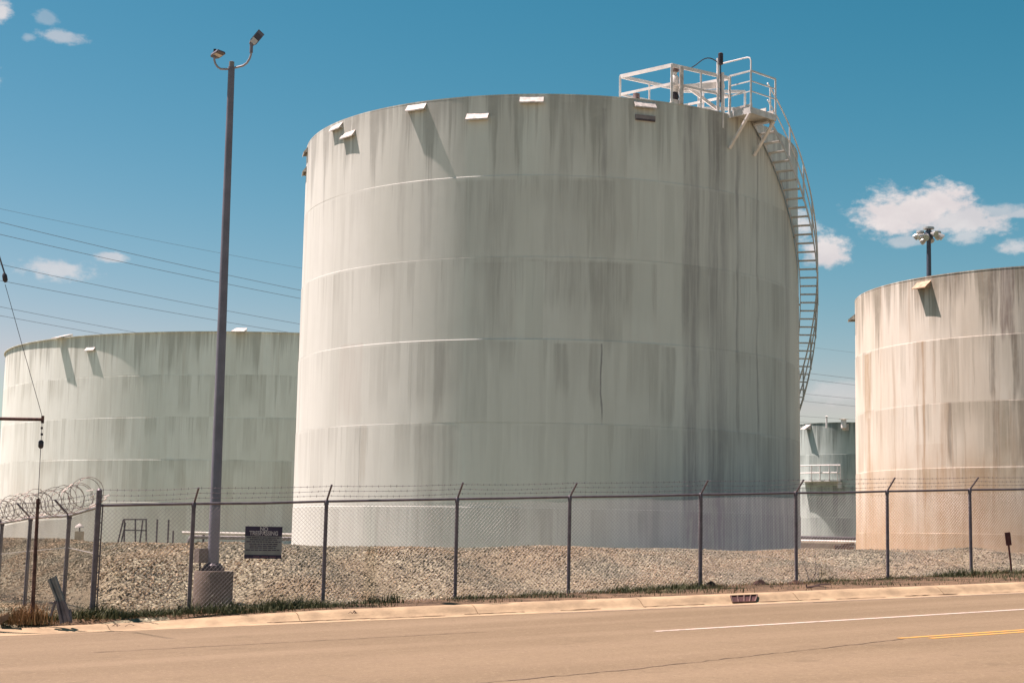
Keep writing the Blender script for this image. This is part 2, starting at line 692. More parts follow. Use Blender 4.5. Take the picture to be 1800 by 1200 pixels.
Rm = np.stack([1 - 2 * (Y_**2 + Z_**2), 2 * (X_ * Y_ - Z_ * W_), 2 * (X_ * Z_ + Y_ * W_),
               2 * (X_ * Y_ + Z_ * W_), 1 - 2 * (X_**2 + Z_**2), 2 * (Y_ * Z_ - X_ * W_),
               2 * (X_ * Z_ - Y_ * W_), 2 * (Y_ * Z_ + X_ * W_), 1 - 2 * (X_**2 + Y_**2)], -1).reshape(-1, 3, 3)
V = np.einsum('nij,nkj->nki', Rm, V) + np.stack([px_, py_, pz_ + size * .35], -1)[:, None, :]
fb = np.array([[0, 3, 2, 1], [4, 5, 6, 7], [0, 1, 5, 4], [1, 2, 6, 5], [2, 3, 7, 6], [3, 0, 4, 7]])
FB = (np.arange(n)[:, None, None] * 8 + fb[None]).reshape(-1, 4)
stones = arr_mesh('gravel', V.reshape(-1, 3), FB, STONE)
tag(stones, 'loose grey and tan crushed stone covering the bank behind the fence', kind='stuff')

# ------------------------------------------------------------------ storage tanks


def tank_mat(name, Rad, ztop, course, paint, stain, dark, bands=None, rust=0.0, strength=1.0, seed=0.0, toprun=1.0):
    mt = bpy.data.materials.new(name)
    mt.use_nodes = True
    t = NT(mt.node_tree)
    b = mt.node_tree.nodes['Principled BSDF']
    tc = t.n('ShaderNodeTexCoord')
    sp = t.n('ShaderNodeSeparateXYZ')
    t.put(sp.inputs[0], tc.outputs['Object'])
    ang = t.m('ARCTAN2', sp.outputs[0], t.m('MULTIPLY', sp.outputs[1], -1.0))
    s = t.m('MULTIPLY', ang, Rad)
    z = sp.outputs[2]
    td = t.m('SUBTRACT', ztop, z)
    ci = t.m('DIVIDE', td, course)
    cf = t.m('FLOOR', ci)
    cz = t.m('FRACT', ci)
    sw = t.m('ADD', s, t.m('MULTIPLY', t.m('SUBTRACT', t.noise(t.vec(t.m('MULTIPLY', s, 1.2), t.m('MULTIPLY', z, 1.0), seed), 1.0, 3), .5), .10))
    # broad weathering
    n_broad = t.noise(t.vec(t.m('MULTIPLY', s, .45), t.m('MULTIPLY', z, .07), seed), 1.0, 5, .6)
    c = t.mix(t.m('MULTIPLY', t.step(n_broad, .36, .66), .75 * strength), paint, stain)
    # course to course differences
    n_course = t.noise(t.vec(t.m('MULTIPLY', s, .22), t.m('MULTIPLY', cf, 3.71), seed + 4), 1.0, 2)
    c = t.mix(t.m('MULTIPLY', t.step(n_course, .42, .66), .40 * strength), c, stain)
    # long vertical runs
    n_run = t.noise(t.vec(t.m('MULTIPLY', sw, 1.7), t.m('MULTIPLY', z, .09), seed + 9), 1.0, 4, .6)
    c = t.mix(t.m('MULTIPLY', t.step(n_run, .50, .66), .24 * strength), c, dark)
    n_fine = t.noise(t.vec(t.m('MULTIPLY', sw, 7.5), t.m('MULTIPLY', z, .30), seed + 13), 1.0, 5, .65)
    c = t.mix(t.m('MULTIPLY', t.step(n_fine, .50, .74), .16 * strength), c, dark)
    n_light = t.noise(t.vec(t.m('MULTIPLY', sw, 3.1), t.m('MULTIPLY', z, .12), seed + 21), 1.0, 4, .6)
    c = t.mix(t.m('MULTIPLY', t.step(n_light, .55, .72), .5), c, tuple(min(.9, p * 1.08) for p in paint))
    # dirt washed down from every seam
    n_len = t.noise(t.vec(t.m('MULTIPLY', sw, 2.3), t.m('MULTIPLY', cf, 7.77), seed + 31), 1.0, 4, .7)
    ln = t.m('MULTIPLY', t.m('SUBTRACT', n_len, .44), 5.0)
    run = t.step(t.m('SUBTRACT', ln, cz), 0.0, .45)
    c = t.mix(t.m('MULTIPLY', run, .18 * strength), c, dark)
    # patches with upright edges inside each course
    for (cw, thr, fac, off) in ((.95, .52, .30, 0.0), (.38, .62, .30, 17.0)):
        jit = t.m('MULTIPLY', t.m('SUBTRACT', t.noise(t.vec(t.m('MULTIPLY', s, .8 / cw), t.m('MULTIPLY', cf, 1.9), seed + off), 1.0, 2), .5), 1.6)
        colm = t.m('FLOOR', t.m('ADD', t.m('ADD', t.m('DIVIDE', s, cw), jit), t.m('MULTIPLY', t.m('SUBTRACT', n_fine, .5), .10)))
        wn = t.n('ShaderNodeTexWhiteNoise', noise_dimensions='3D')
        t.put(wn.inputs['Vector'], t.vec(colm, cf, seed + off))
        wsp = t.n('ShaderNodeSeparateColor')
        t.put(wsp.inputs[0], wn.outputs['Color'])
        on = t.step(wsp.outputs[0], thr, thr + .30)
        lng = t.m('ADD', .15, t.m('MULTIPLY', wsp.outputs[1], 1.1))
        fade = t.m('SUBTRACT', 1.0, t.step(t.m('ADD', cz, t.m('MULTIPLY', t.m('SUBTRACT', n_fine, .5), .5)), t.m('SUBTRACT', lng, .28), t.m('ADD', lng, .10)))
        pk = t.m('MULTIPLY', t.m('MULTIPLY', on, fade), t.m('ADD', .5, t.m('MULTIPLY', t.step(n_fine, .36, .6), .5)))
        c = t.mix(t.m('MULTIPLY', pk, fac * strength * 1.5), c, dark)
    # sharp-edged narrow runs under the seams
    n_l2 = t.noise(t.vec(t.m('MULTIPLY', sw, 5.0), t.m('MULTIPLY', cf, 5.31), seed + 41), 1.0, 2, .5)
    run2 = t.step(t.m('SUBTRACT', t.m('MULTIPLY', t.m('SUBTRACT', n_l2, .60), 7.0), cz), 0.0, .12)
    c = t.mix(t.m('MULTIPLY', run2, .30 * strength), c, tuple(d * .85 for d in dark))
    n_w = t.noise(t.vec(t.m('MULTIPLY', s, .6), t.m('MULTIPLY', cf, 2.3), seed + 48), 1.0, 3)
    wb = t.m('MULTIPLY', t.m('SUBTRACT', 1.0, t.step(cz, .020, .034)), t.step(n_w, .44, .58))
    c = t.mix(t.m('MULTIPLY', wb, .65), c, paint)
    # runs from the rim
    n_top = t.noise(t.vec(t.m('MULTIPLY', sw, 1.5), 0.0, seed + 55), 1.0, 5, .7)
    rt_ = t.step(t.m('SUBTRACT', t.m('MULTIPLY', t.m('SUBTRACT', n_top, .42), 16.0), td), 0.0, 1.6)
    c = t.mix(t.m('MULTIPLY', rt_, .55 * toprun), c, tuple(d * .72 for d in dark))
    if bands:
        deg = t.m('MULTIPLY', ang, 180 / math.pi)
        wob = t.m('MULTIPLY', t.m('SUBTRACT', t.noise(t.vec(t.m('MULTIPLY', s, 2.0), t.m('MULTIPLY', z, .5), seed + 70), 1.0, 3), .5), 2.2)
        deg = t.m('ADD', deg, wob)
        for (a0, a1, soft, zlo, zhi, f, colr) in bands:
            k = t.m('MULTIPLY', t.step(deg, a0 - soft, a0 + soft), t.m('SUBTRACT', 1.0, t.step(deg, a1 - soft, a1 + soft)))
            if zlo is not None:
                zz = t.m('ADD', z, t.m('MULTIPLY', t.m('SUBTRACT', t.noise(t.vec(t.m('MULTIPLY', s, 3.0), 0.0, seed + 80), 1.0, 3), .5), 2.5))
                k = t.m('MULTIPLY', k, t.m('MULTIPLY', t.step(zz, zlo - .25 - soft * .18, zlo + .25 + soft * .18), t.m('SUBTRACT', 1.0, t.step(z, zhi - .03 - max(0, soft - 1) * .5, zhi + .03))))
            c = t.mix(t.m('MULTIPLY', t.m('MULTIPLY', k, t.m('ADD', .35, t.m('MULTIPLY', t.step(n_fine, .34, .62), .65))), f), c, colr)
    if rust:
        n_r = t.noise(t.vec(t.m('MULTIPLY', sw, .9), t.m('MULTIPLY', z, .25), seed + 61), 1.0, 5, .6)
        low = t.m('SUBTRACT', 1.0, t.step(t.m('SUBTRACT', z, t.m('MULTIPLY', t.m('SUBTRACT', n_r, .5), 6.0)), .2, 5.2))
        c = t.mix(t.m('MULTIPLY', low, min(1.0, rust * 1.2)), c, (.44, .285, .14))
        n_r2 = t.noise(t.vec(t.m('MULTIPLY', sw, 3.4), t.m('MULTIPLY', z, .13), seed + 66), 1.0, 4, .6)
        c = t.mix(t.m('MULTIPLY', t.step(n_r2, .55, .68), rust * .55), c, (.31, .19, .10))
    # mottling
    n_m = t.noise(tc.outputs['Object'], 2.6, 6, .65)
    c = t.mix(t.m('MULTIPLY', t.step(n_m, .45, .75), .22), c, stain)
    t.put(b.inputs['Base Color'], c)
    b.inputs['Roughness'].default_value = .62
    b.inputs['Specular IOR Level'].default_value = .25
    bp = t.n('ShaderNodeBump')
    bp.inputs['Strength'].default_value = .25
    bp.inputs['Distance'].default_value = .02
    t.put(bp.inputs['Height'], t.m('ADD', t.noise(t.vec(t.m('MULTIPLY', s, .9), t.m('MULTIPLY', z, .5), seed), 1.0, 3), t.m('MULTIPLY', n_m, .35)))
    t.put(b.inputs['Normal'], bp.outputs[0])
    return mt


def plate_mesh(r, z0, z1, a0, a1, amp, stepdeg=1.0):
    """curved shell plate, chamfered upper edge, thickness shown at the lower edge and the ends"""
    n = max(3, int(round(math.degrees(a1 - a0) / stepdeg)))
    gap = .0008 / r
    A = np.linspace(a0 + gap, a1 - gap, n + 1)
    s_ = np.linspace(0, 1, n + 1)
    rad = r + amp * (np.cos(2 * np.pi * s_) - 1)
    L = (a1 - a0) * r
    drda = -amp * 2 * np.pi * np.sin(2 * np.pi * s_) / (a1 - a0)
    verts, norms, faces = [], [], []
    ch = .011

    def pt(i, dr, z):
        return ((rad[i] + dr) * math.sin(A[i]), -(rad[i] + dr) * math.cos(A[i]), z)

    def nr(i, up):
        d = -drda[i] / rad[i]
        a_ = A[i]
        v = Vector((math.sin(a_) + d * math.cos(a_), -math.cos(a_) + d * math.sin(a_), up)).normalized()
        return tuple(v)

    def strip(p0, p1, up):
        o = len(verts)
        for i in range(n + 1):
            verts.append(pt(i, *p0)); norms.append(nr(i, up))
            verts.append(pt(i, *p1)); norms.append(nr(i, up))
        for i in range(n):
            a_ = o + 2 * i
            faces.append((a_, a_ + 2, a_ + 3, a_ + 1))
    strip((0, z0), (0, z1 - ch), 0)
    strip((0, z1 - ch), (-.0125, z1), .8)
    strip((-.034, z0), (0, z0), -8)
    for i in (0, n):
        o = len(verts)
        sg = -1 if i == 0 else 1
        nn = (sg * math.cos(A[i]), sg * math.sin(A[i]), 0)
        for p in ((0, z0), (0, z1 - ch), (-.0125, z1), (-.03, z0)):
            verts.append(pt(i, *p)); norms.append(nn)
        f = (o, o + 1, o + 2, o + 3)
        faces.append(f if i else f[::-1])
    me = bpy.data.meshes.new('shell_plate')
    me.from_pydata(verts, [], faces)
    me.update()
    me.polygons.foreach_set('use_smooth', [True] * len(me.polygons))
    me.normals_split_custom_set_from_vertices(norms)
    return me


class Tank:
    def __init__(s, name, label, cx, cy, Rad, ztop, zbase, course, nplate, mat, top_course=None, lip=0.05, seed=1):
        s.cx, s.cy, s.R, s.zb, s.zt = cx, cy, Rad, zbase, ztop
        rr = random.Random(seed)
        s.root = empty(name, (cx, cy, zbase))
        tag(s.root, label, 'storage tank')
        H = ztop - zbase
        z1 = H
        k = 0
        while z1 > .02:
            c = top_course if (k == 0 and top_course) else course
            z0 = max(z1 - c, -.4)
            r = Rad + .009 * k
            off = rr.uniform(0, 1) if k else .3
            for i in range(nplate):
                a0 = (i + off) * 2 * math.pi / nplate
                a1 = (i + 1 + off) * 2 * math.pi / nplate
                me = plate_mesh(r + rr.uniform(-.0015, .0015), z0, z1, a0, a1, rr.uniform(-.004, .004), 1.0 if Rad < 12 else .6)
                me.materials.append(mat)
                o = bpy.data.objects.new('shell_plate', me)
                col.objects.link(o)
                o.parent = s.root
            z1 -= c
            k += 1
        # inner drum so nothing shows through the joints, roof cone and rim
        n = 180
        mb = MB()
        ri = Rad - .032
        vs = [(ri * math.sin(2 * math.pi * i / n), -ri * math.cos(2 * math.pi * i / n), z) for z in (-.4, H - .01) for i in range(n)]
        mb.add(vs, [(i, (i + 1) % n, n + (i + 1) % n, n + i) for i in range(n)])
        mb.build('inner_drum', mat, s.root, smooth=True)
        mb = MB()
        ro = Rad + lip
        ring = [(Rad - .1, H), (ro, H - .005), (ro, H + .035), (Rad - .3, H + .05), (.01, H + Rad * .055)]
        vs = [(q_ * math.sin(2 * math.pi * i / n), -q_ * math.cos(2 * math.pi * i / n), z) for (q_, z) in ring for i in range(n)]
        fs = [(j * n + i, j * n + (i + 1) % n, (j + 1) * n + (i + 1) % n, (j + 1) * n + i) for j in range(len(ring) - 1) for i in range(n)]
        mb.add(vs, fs)
        mb.build('roof', mat, s.root, smooth=True)

    def hit(s, x, y):
        """angle and local height where a sight line meets the shell"""
        d = px_ray(x, y)
        ox, oy = EYE.x - s.cx, EYE.y - s.cy
        A = d.x ** 2 + d.y ** 2
        B = 2 * (ox * d.x + oy * d.y)
        C = ox * ox + oy * oy - s.R ** 2
        D = B * B - 4 * A * C
        if D < 0:
            return None
        t_ = (-B - math.sqrt(D)) / (2 * A)
        X, Y = ox + d.x * t_, oy + d.y * t_
        return math.atan2(X, -Y), EYE.z + d.z * t_ - s.zb

    def frame(s, ang):
        n = Vector((math.sin(ang), -math.cos(ang), 0))
        t_ = Vector((math.cos(ang), math.sin(ang), 0))
        return n, t_

    def vent(s, ang, ztop, w_=.62, h=.20, p=.15, mat=None):
        n, t_ = s.frame(ang)
        b = n * (s.R - .02) + Vector((0, 0, ztop))
        Z = Vector((0, 0, 1))
        hw = w_ / 2
        mb = MB()
        th = .012
        # sloping top sheet with a turned-down front lip
        def slab(pts, nrm, thick):
            o = [Vector(q_) for q_ in pts]
            m_ = len(o)
            vs = o + [q_ - nrm * thick for q_ in o]
            mb.add(vs, [tuple(range(m_)), tuple(range(2 * m_ - 1, m_ - 1, -1))] + [(i, m_ + i, m_ + (i + 1) % m_, (i + 1) % m_) for i in range(m_)])
        e = n * p - Z * h
        nr = t_.cross(e).normalized()
        if nr.z < 0:
            nr = -nr
        slab([b - t_ * (hw + .015), b + e - t_ * (hw + .015), b + e + t_ * (hw + .015), b + t_ * (hw + .015)], nr, th)
        slab([b + e - t_ * (hw + .015), b + e - Z * .035 - t_ * (hw + .015), b + e - Z * .035 + t_ * (hw + .015), b + e + t_ * (hw + .015)], n, th)
        for sg in (-1, 1):
            c = b + t_ * sg * hw
            slab([c - nr * .006, c + e - nr * .006, c - Z * h], t_ * sg, th)
        return mb.build('vent_hood', mat, s.root)


VENT = new_mat('vent_paint', (.58, .55, .50), .65, var=.22, scale=7)
VENT_RUST = new_mat('rusty_vent_paint', (0.496, 0.344, 0.224), .7, var=.25, scale=6)
WHITE = new_mat('white_rail_paint', (.72, .70, .66), .5, var=.08, scale=4)
GREYRAIL = new_mat('grey_rail_paint', (.62, .63, .60), .55, var=.12, scale=4)

PAINT = (.665, .69, .625)
STAIN = (0.583, 0.607, 0.535)
DARK = (0.357, 0.363, 0.315)
TREADM = new_mat('stair_paint', (.56, .57, .545), .6, var=.15, scale=3)

R1 = 8.0
TOP1 = 1.5329 * R1 + EYE.z
Z0 = 1.02
H1 = TOP1 - Z0
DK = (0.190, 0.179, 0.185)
LT = (0.684, 0.738, 0.666)


def shell_at(cx, cy, Rad, zb, x, y):
    """angle (degrees) and local height on a tank shell for a point measured on the photograph"""
    d = px_ray(x, y)
    ox, oy = EYE.x - cx, EYE.y - cy
    A_ = d.x ** 2 + d.y ** 2
    B_ = 2 * (ox * d.x + oy * d.y)
    D_ = B_ * B_ - 4 * A_ * (ox * ox + oy * oy - Rad ** 2)
    t_ = (-B_ - math.sqrt(max(D_, 0))) / (2 * A_)
    return math.degrees(math.atan2(ox + d.x * t_, -(oy + d.y * t_))), EYE.z + d.z * t_ - zb


def stains_and_shade(cx, cy, Rad, zb, rows):
    out = []
    for (x0, x1, y0, y1, soft, f, c_) in rows:
        a0, za = shell_at(cx, cy, Rad, zb, x0, y0)
        a1, _ = shell_at(cx, cy, Rad, zb, x1, y0)
        _, zl = shell_at(cx, cy, Rad, zb, (x0 + x1) / 2, y1)
        _, zh = shell_at(cx, cy, Rad, zb, (x0 + x1) / 2, y0)
        out.append((a0, a1, soft, zl, zh, f, c_))
    return out


MID = (0.321, 0.321, 0.286)
bands1 = stains_and_shade(.1482 * R1, 6.3168 * R1, R1, Z0, [
    (1203, 1228, 160, 960, .5, .42, DK), (1246, 1276, 160, 960, .9, .34, DK), (1294, 1299, 200, 760, .3, .5, DK), (1329, 1332, 215, 760, .25, .5, DK),
    (1205, 1385, 160, 990, 4.5, .16, DK), (1120, 1425, 690, 1000, 9.0, .48, (.17, .15, .19)), (1180, 1425, 800, 1000, 9.0, .42, (.16, .14, .19)), (1378, 1386, 300, 900, .6, .3, DK),  # wide soft bands: shade of the right and lower-right side painted into the colour
    (912, 955, 160, 312, .35, .55, LT), (908, 956, 459, 600, .5, .40, LT), (1113, 1150, 459, 600, .5, .40, LT), (1112, 1160, 190, 455, .5, .40, LT), (1163, 1200, 160, 960, .4, .34, LT),
    (820, 870, 205, 312, .4, .40, LT), (826, 830, 160, 880, .25, .35, LT),
    (800, 908, 317, 455, .6, .28, MID), (960, 1036, 317, 455, .6, .22, MID), (1040, 1082, 317, 455, .4, .36, MID), (958, 1110, 461, 535, .6, .38, MID), (1040, 1085, 461, 600, .5, .3, MID),
    (830, 910, 461, 600, .8, .28, MID), (974, 998, 604, 690, .4, .44, MID), (1036, 1056, 604, 700, .4, .40, MID), (1056.0, 1058.5, 604, 742, .12, .8, DK), (1163, 1186, 610, 745, .35, .48, MID),
    (766, 784, 602, 735, .3, .40, MID), (740, 762, 317, 450, .5, .25, MID), (650, 690, 317, 452, .5, .28, STAIN), (730, 800, 748, 885, .3, .26, MID), (705, 716, 200, 450, .3, .22, MID),
    (600, 640, 604, 735, .6, .22, (.42, .35, .30)), (636, 646, 747, 850, .3, .3, (.40, .36, .28)), (985, 1010, 180, 312, .4, .25, MID), (1060, 1068, 190, 312, .25, .35, DK),
])
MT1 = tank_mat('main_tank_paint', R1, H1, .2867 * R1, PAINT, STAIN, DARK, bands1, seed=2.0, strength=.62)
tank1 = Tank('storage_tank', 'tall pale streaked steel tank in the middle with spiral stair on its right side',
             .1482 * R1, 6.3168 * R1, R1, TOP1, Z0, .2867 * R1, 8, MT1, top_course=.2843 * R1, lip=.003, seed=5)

R2 = 8.22
TOP2 = 1.1696 * R2 + EYE.z
H2 = TOP2 - Z0
BR = (.17, .145, .115)
RU = (.36, .235, .13)
bands2 = stains_and_shade(2.6511 * R2, 7.3673 * R2, R2, Z0, [
    (1736, 1752, 460, 575, .35, .72, BR), (1757, 1782, 460, 585, .35, .70, (.19, .14, .125)), (1786, 1850, 460, 990, 1.0, .45, BR), (1778, 1792, 587, 700, .35, .72, BR),
    (1739, 1749, 590, 700, .35, .66, BR), (1744, 1756, 704, 830, .4, .5, BR), (1660, 1700, 475, 520, .5, .38, BR), (1668, 1672, 475, 595, .2, .45, BR), (1652, 1668, 707, 822, .4, .35, RU),
    (1666, 1672, 707, 822, .2, .5, BR), (1606, 1628, 600, 690, .5, .28, RU), (1619, 1623, 600, 930, .15, .6, RU), (1520, 1531, 622, 735, .4, .75, (.38, .27, .15)), (1524, 1531, 735, 930, .5, .45, RU),
    (1650, 1690, 822, 930, .8, .42, RU), (1775, 1800, 705, 820, .5, .42, BR), (1610, 1660, 780, 822, .5, .18, RU), (1700, 1735, 822, 935, .8, .30, RU),
])
MT2 = tank_mat('right_tank_paint', R2, H2, .2788 * R2, (0.718, 0.690, 0.593), (0.627, 0.570, 0.456), (0.296, 0.268, 0.199), bands2, rust=.62, strength=.85, seed=11.0, toprun=1.2)
tank2 = Tank('storage_tank', 'rust stained tan steel tank at the right edge', 2.6511 * R2, 7.3673 * R2, R2, TOP2, Z0, .2788 * R2, 8, MT2,
             top_course=.2798 * R2, lip=.006, seed=8)

R3 = 18.9
TOP3 = .5681 * R3 + EYE.z
H3 = TOP3 - Z0
MT3 = tank_mat('left_tank_paint', R3, H3, .1211 * R3, (0.779, 0.833, 0.756), (0.654, 0.696, 0.613), (0.411, 0.428, 0.357), None, rust=.16, strength=.8, seed=23.0, toprun=.9)
tank3 = Tank('storage_tank', 'wide low pale tank behind the lamp post on the left', -.718 * R3, 5.4449 * R3, R3, TOP3, Z0, .1211 * R3, 14, MT3,
             top_course=.1237 * R3, lip=.10, seed=3)

# fourth tank seen in the gap between the middle and right tanks
c4 = at(1494, 940, 108)
R4 = 3.5
TOP4 = at(1470, 743, 105).z
MT4 = tank_mat('far_tank_paint', R4, TOP4 - Z0, 2.1, (.46, .54, .50), (.36, .43, .40), (.18, .22, .20), None, strength=1.1, seed=31.0, toprun=1.4)
tank4 = Tank('storage_tank', 'small grey green tank in the gap between the two larger tanks', c4.x, c4.y, R4, TOP4, Z0, 2.1, 5, MT4, lip=.04, seed=9)

# vents
for (x, y, w_) in [(594, 210, .62), (614, 230, .62), (733, 181, .62), (840, 198, .62), (935, 168.5, .64), (1133, 177.5, .62)]:
    a_, z_ = tank1.hit(x, y)
    tank1.vent(a_, min(z_, H1 - .01), w_, mat=VENT)
tank1.vent(R(-79.0), H1 - .03, mat=VENT)
tank1.vent(R(-80.5), H1 - .62, mat=VENT)
a_, z_ = tank1.hit(1134, 208)
n_, t_ = tank1.frame(a_)
SLOT = new_mat('dark_opening', (.10, .085, .09), .9, var=.2, scale=8)
mb = MB()
c = n_ * (R1 + .012) + Vector((0, 0, z_))
mb.bar(c - t_ * .30, c + t_ * .30, .05, .16)
slot = mb.build('slot_cover', new_mat('slot_paint', (.26, .235, .235), .7, var=.1), tank1.root)
mb = MB()
c2 = c + n_ * .028 + Vector((0, 0, -.06))
mb.bar(c2 - t_ * .28, c2 + t_ * .28, .02, .05)
mb.build('slot', SLOT, slot)
a_, z_ = tank2.hit(1624, 494)
tank2.vent(a_, min(z_, H2 - .01), .62, .27, .32, mat=VENT_RUST)
tank2.vent(R(-101.5), H2 - .5, .62, .24, .30, mat=VENT)
for (x, y, w_) in [(160, 609, .62)]:
    a_, z_ = tank3.hit(x, y)
    tank3.vent(a_, z_, .66, .22, .18, mat=VENT)
a3, _ = tank3.hit(108, 600)
a3b, _ = tank3.hit(420, 600)
for a_ in (a3, a3b, R(-85)):
    n_, t_ = tank3.frame(a_)
    mb = MB()
    b_ = n_ * (R3 + .02) + Vector((0, 0, H3))
    Z = Vector((0, 0, 1))
    q = [b_ - n_ * .55 + Z * .30, b_ + n_ * .42 - Z * .0]
    pts = [q[0] - t_ * .3, q[1] - t_ * .36, q[1] + t_ * .36, q[0] + t_ * .3]
    pts2 = [p - Z * .05 for p in pts]
    pts3 = [b_ - n_ * .55 - t_ * .3, b_ + n_ * .18 - t_ * .3, b_ + n_ * .18 + t_ * .3, b_ - n_ * .55 + t_ * .3]
    mb.add(pts + pts2, [(0, 1, 2, 3), (7, 6, 5, 4), (0, 4, 5, 1), (1, 5, 6, 2), (2, 6, 7, 3), (3, 7, 4, 0)])
    mb.add(pts2[0:1] + pts3 + pts2[3:4], [(0, 1, 2), (5, 3, 4), (0, 5, 4, 1)])
    mb.build('vent_hood', VENT, tank3.root)

# ---- spiral stair and platforms of the middle tank (local coordinates of the tank)
K = R(6.4)                                     # turn per metre of drop
Z_TOP = H1 - .02
Z_REF = at(1440, 510, 49.0).z - Z0


def stair_angle(z):
    d = z - Z_REF
    return R(78.0 - 6.4 * d - .24 * max(d, 0) ** 2)


R_IN, R_OUT = R1 + .06, R1 + .60


def stair_pt(r, z):
    a_ = stair_angle(z)
    return Vector((r * math.sin(a_), -r * math.cos(a_), z))


mb = MB()
zs = np.linspace(Z_TOP + .05, .05, 90)


def ribbon(mb, r, dz, th, h):
    base_i = len(mb.v)
    for z in zs:
        p = stair_pt(r, z)
        n = Vector((p.x, p.y, 0)).normalized()
        for (i, j) in ((-1, -1), (1, -1), (1, 1), (-1, 1)):
            mb.v.append(tuple(p + n * (i * th / 2) + Vector((0, 0, dz + j * h / 2))))
    for i in range(len(zs) - 1):
        for k in range(4):
            a_ = base_i + 4 * i + k
            b_ = base_i + 4 * i + (k + 1) % 4
            mb.f.append((a_, b_, b_ + 4, a_ + 4))


ribbon(mb, R_OUT, 0, .02, .14)
stair = mb.build('stair', TREADM, tank1.root)
mb = MB()
ribbon(mb, R_IN, 0, .02, .14)
mb.build('stringer', TREADM, stair)
RISE = .231
nt = int((Z_TOP - .1) / RISE)
for i in range(nt):
    z = Z_TOP - .06 - i * RISE
    a_ = stair_angle(z)
    n = Vector((math.sin(a_), -math.cos(a_), 0))
    t_ = Vector((math.cos(a_), math.sin(a_), 0))
    mb = MB()
    mb.bar(n * R_IN + t_ * 0 + Vector((0, 0, z)), n * R_OUT + Vector((0, 0, z)), .19, .026)
    mb.build('tread', TREADM, stair)
mb = MB()
for h_ in (1.02,):
    mb.tube([stair_pt(R_OUT, z) + Vector((0, 0, h_)) for z in zs], .024, 6)
mb.build('handrail', GREYRAIL, stair, smooth=True)
mb = MB()
mb.tube([stair_pt(R_OUT, z) + Vector((0, 0, .52)) for z in zs], .02, 6)
mb.build('mid_rail', GREYRAIL, stair, smooth=True)
for i in range(0, nt, 4):
    z = Z_TOP - .06 - i * RISE
    p = stair_pt(R_OUT, z)
    mb = MB()
    mb.bar(p - Vector((0, 0, .1)), p + Vector((0, 0, 1.02)), .045, .045)
    mb.build('rail_post', GREYRAIL, stair)
for i in range(4, nt, 8):
    z = Z_TOP - .06 - i * RISE
    mb = MB()
    mb.bar(stair_pt(R1 - .02, z - .06), stair_pt(R_IN, z - .06), .05, .05)
    mb.build('bracket', TREADM, stair)

# landing platform at the stair head
phi_p = R(43.0)
n_, t_ = tank1.frame(phi_p)
Z = Vector((0, 0, 1))
ZP = H1 + .06


def lp(a, b, z=0.0):                            # a outwards, b along the shell (to the back)
    return n_ * (R1 + a) + t_ * b + Z * (ZP + z)


A0, A1, B0, B1 = -.35, .78, -.62, .52
mb = MB()
mb.add([lp(A0, B0), lp(A1, B0), lp(A1, B1), lp(A0, B1), lp(A0, B0, -.05), lp(A1, B0, -.05), lp(A1, B1, -.05), lp(A0, B1, -.05)],
       [(0, 1, 2, 3), (7, 6, 5, 4), (0, 4, 5, 1), (1, 5, 6, 2), (2, 6, 7, 3), (3, 7, 4, 0)])
plat = mb.build('platform', GREYRAIL, tank1.root)
mb = MB()
mb.bar(lp(A0, B0, -.06), lp(A1 + .02, B0, -.06), .05, .18)
mb.bar(lp(A1, B0 - .02, -.062), lp(A1, B1 + .02, -.062), .05, .18)
mb.bar(lp(A0, B1, -.06), lp(A1 + .02, B1, -.06), .05, .18)
mb.build('frame', GREYRAIL, plat)
for b_ in (B0, B1):
    mb = MB()
    mb.bar(lp(A1 - .06, b_, -.16), lp(.0, b_, -1.05), .10, .05)
    mb.build('brace', WHITE, plat)
for (a_, b_) in ((.02, B0), (A1, B0), (A1, B1)):
    mb = MB()
    mb.bar(lp(a_, b_, -.1), lp(a_, b_, 1.10), .05, .05)
    mb.build('rail_post', GREYRAIL, plat)
for h_ in (1.10, .80, .50):
    for (e0, e1) in ((lp(.02, B0, h_), lp(A1, B0, h_)), (lp(A1, B0, h_), lp(A1, B1, h_))):
        mb = MB()
        mb.bar(e0, e1, .045 if h_ > 1 else .03)
        mb.build('rail', GREYRAIL, plat)
for b_ in (B0 + .12, .15, .5):
    mb = MB()
    mb.bar(lp(.02, b_, .09), lp(A1 - .05, b_, .09), .02, .16)
    mb.build('toe_board', VENT, plat)
# hooped grab rail above the landing
mb = MB()
g0, g1 = lp(A1, B0, 1.05), lp(A1, B0, 1.75)
mb.tube([lp(A1, B0, .75), lp(A1, B0, 1.40), lp(A1 - .04, B0, 1.49), lp(A1 - .15, B0, 1.52), lp(-.25, B0 - .1, 1.50)], .022, 8)
mb.build('grab_rail', WHITE, plat, smooth=True)

# gauging platform railing on the roof (corner stands on the rim)
a_c, _ = tank1.hit(1182, 186)
pc = Vector((math.sin(a_c) * (R1 - .05), -math.cos(a_c) * (R1 - .05), 0))
eL = Vector((-1.38, 1.2, 0)).normalized()
eR = Vector((1.78, 1.15, 0)).normalized()
LL, LR = 1.83, 2.15


def rp(i, j, z=0.0):
    return pc + eL * (LL * i) + eR * (LR * j) + Z * (H1 + .03 + z)


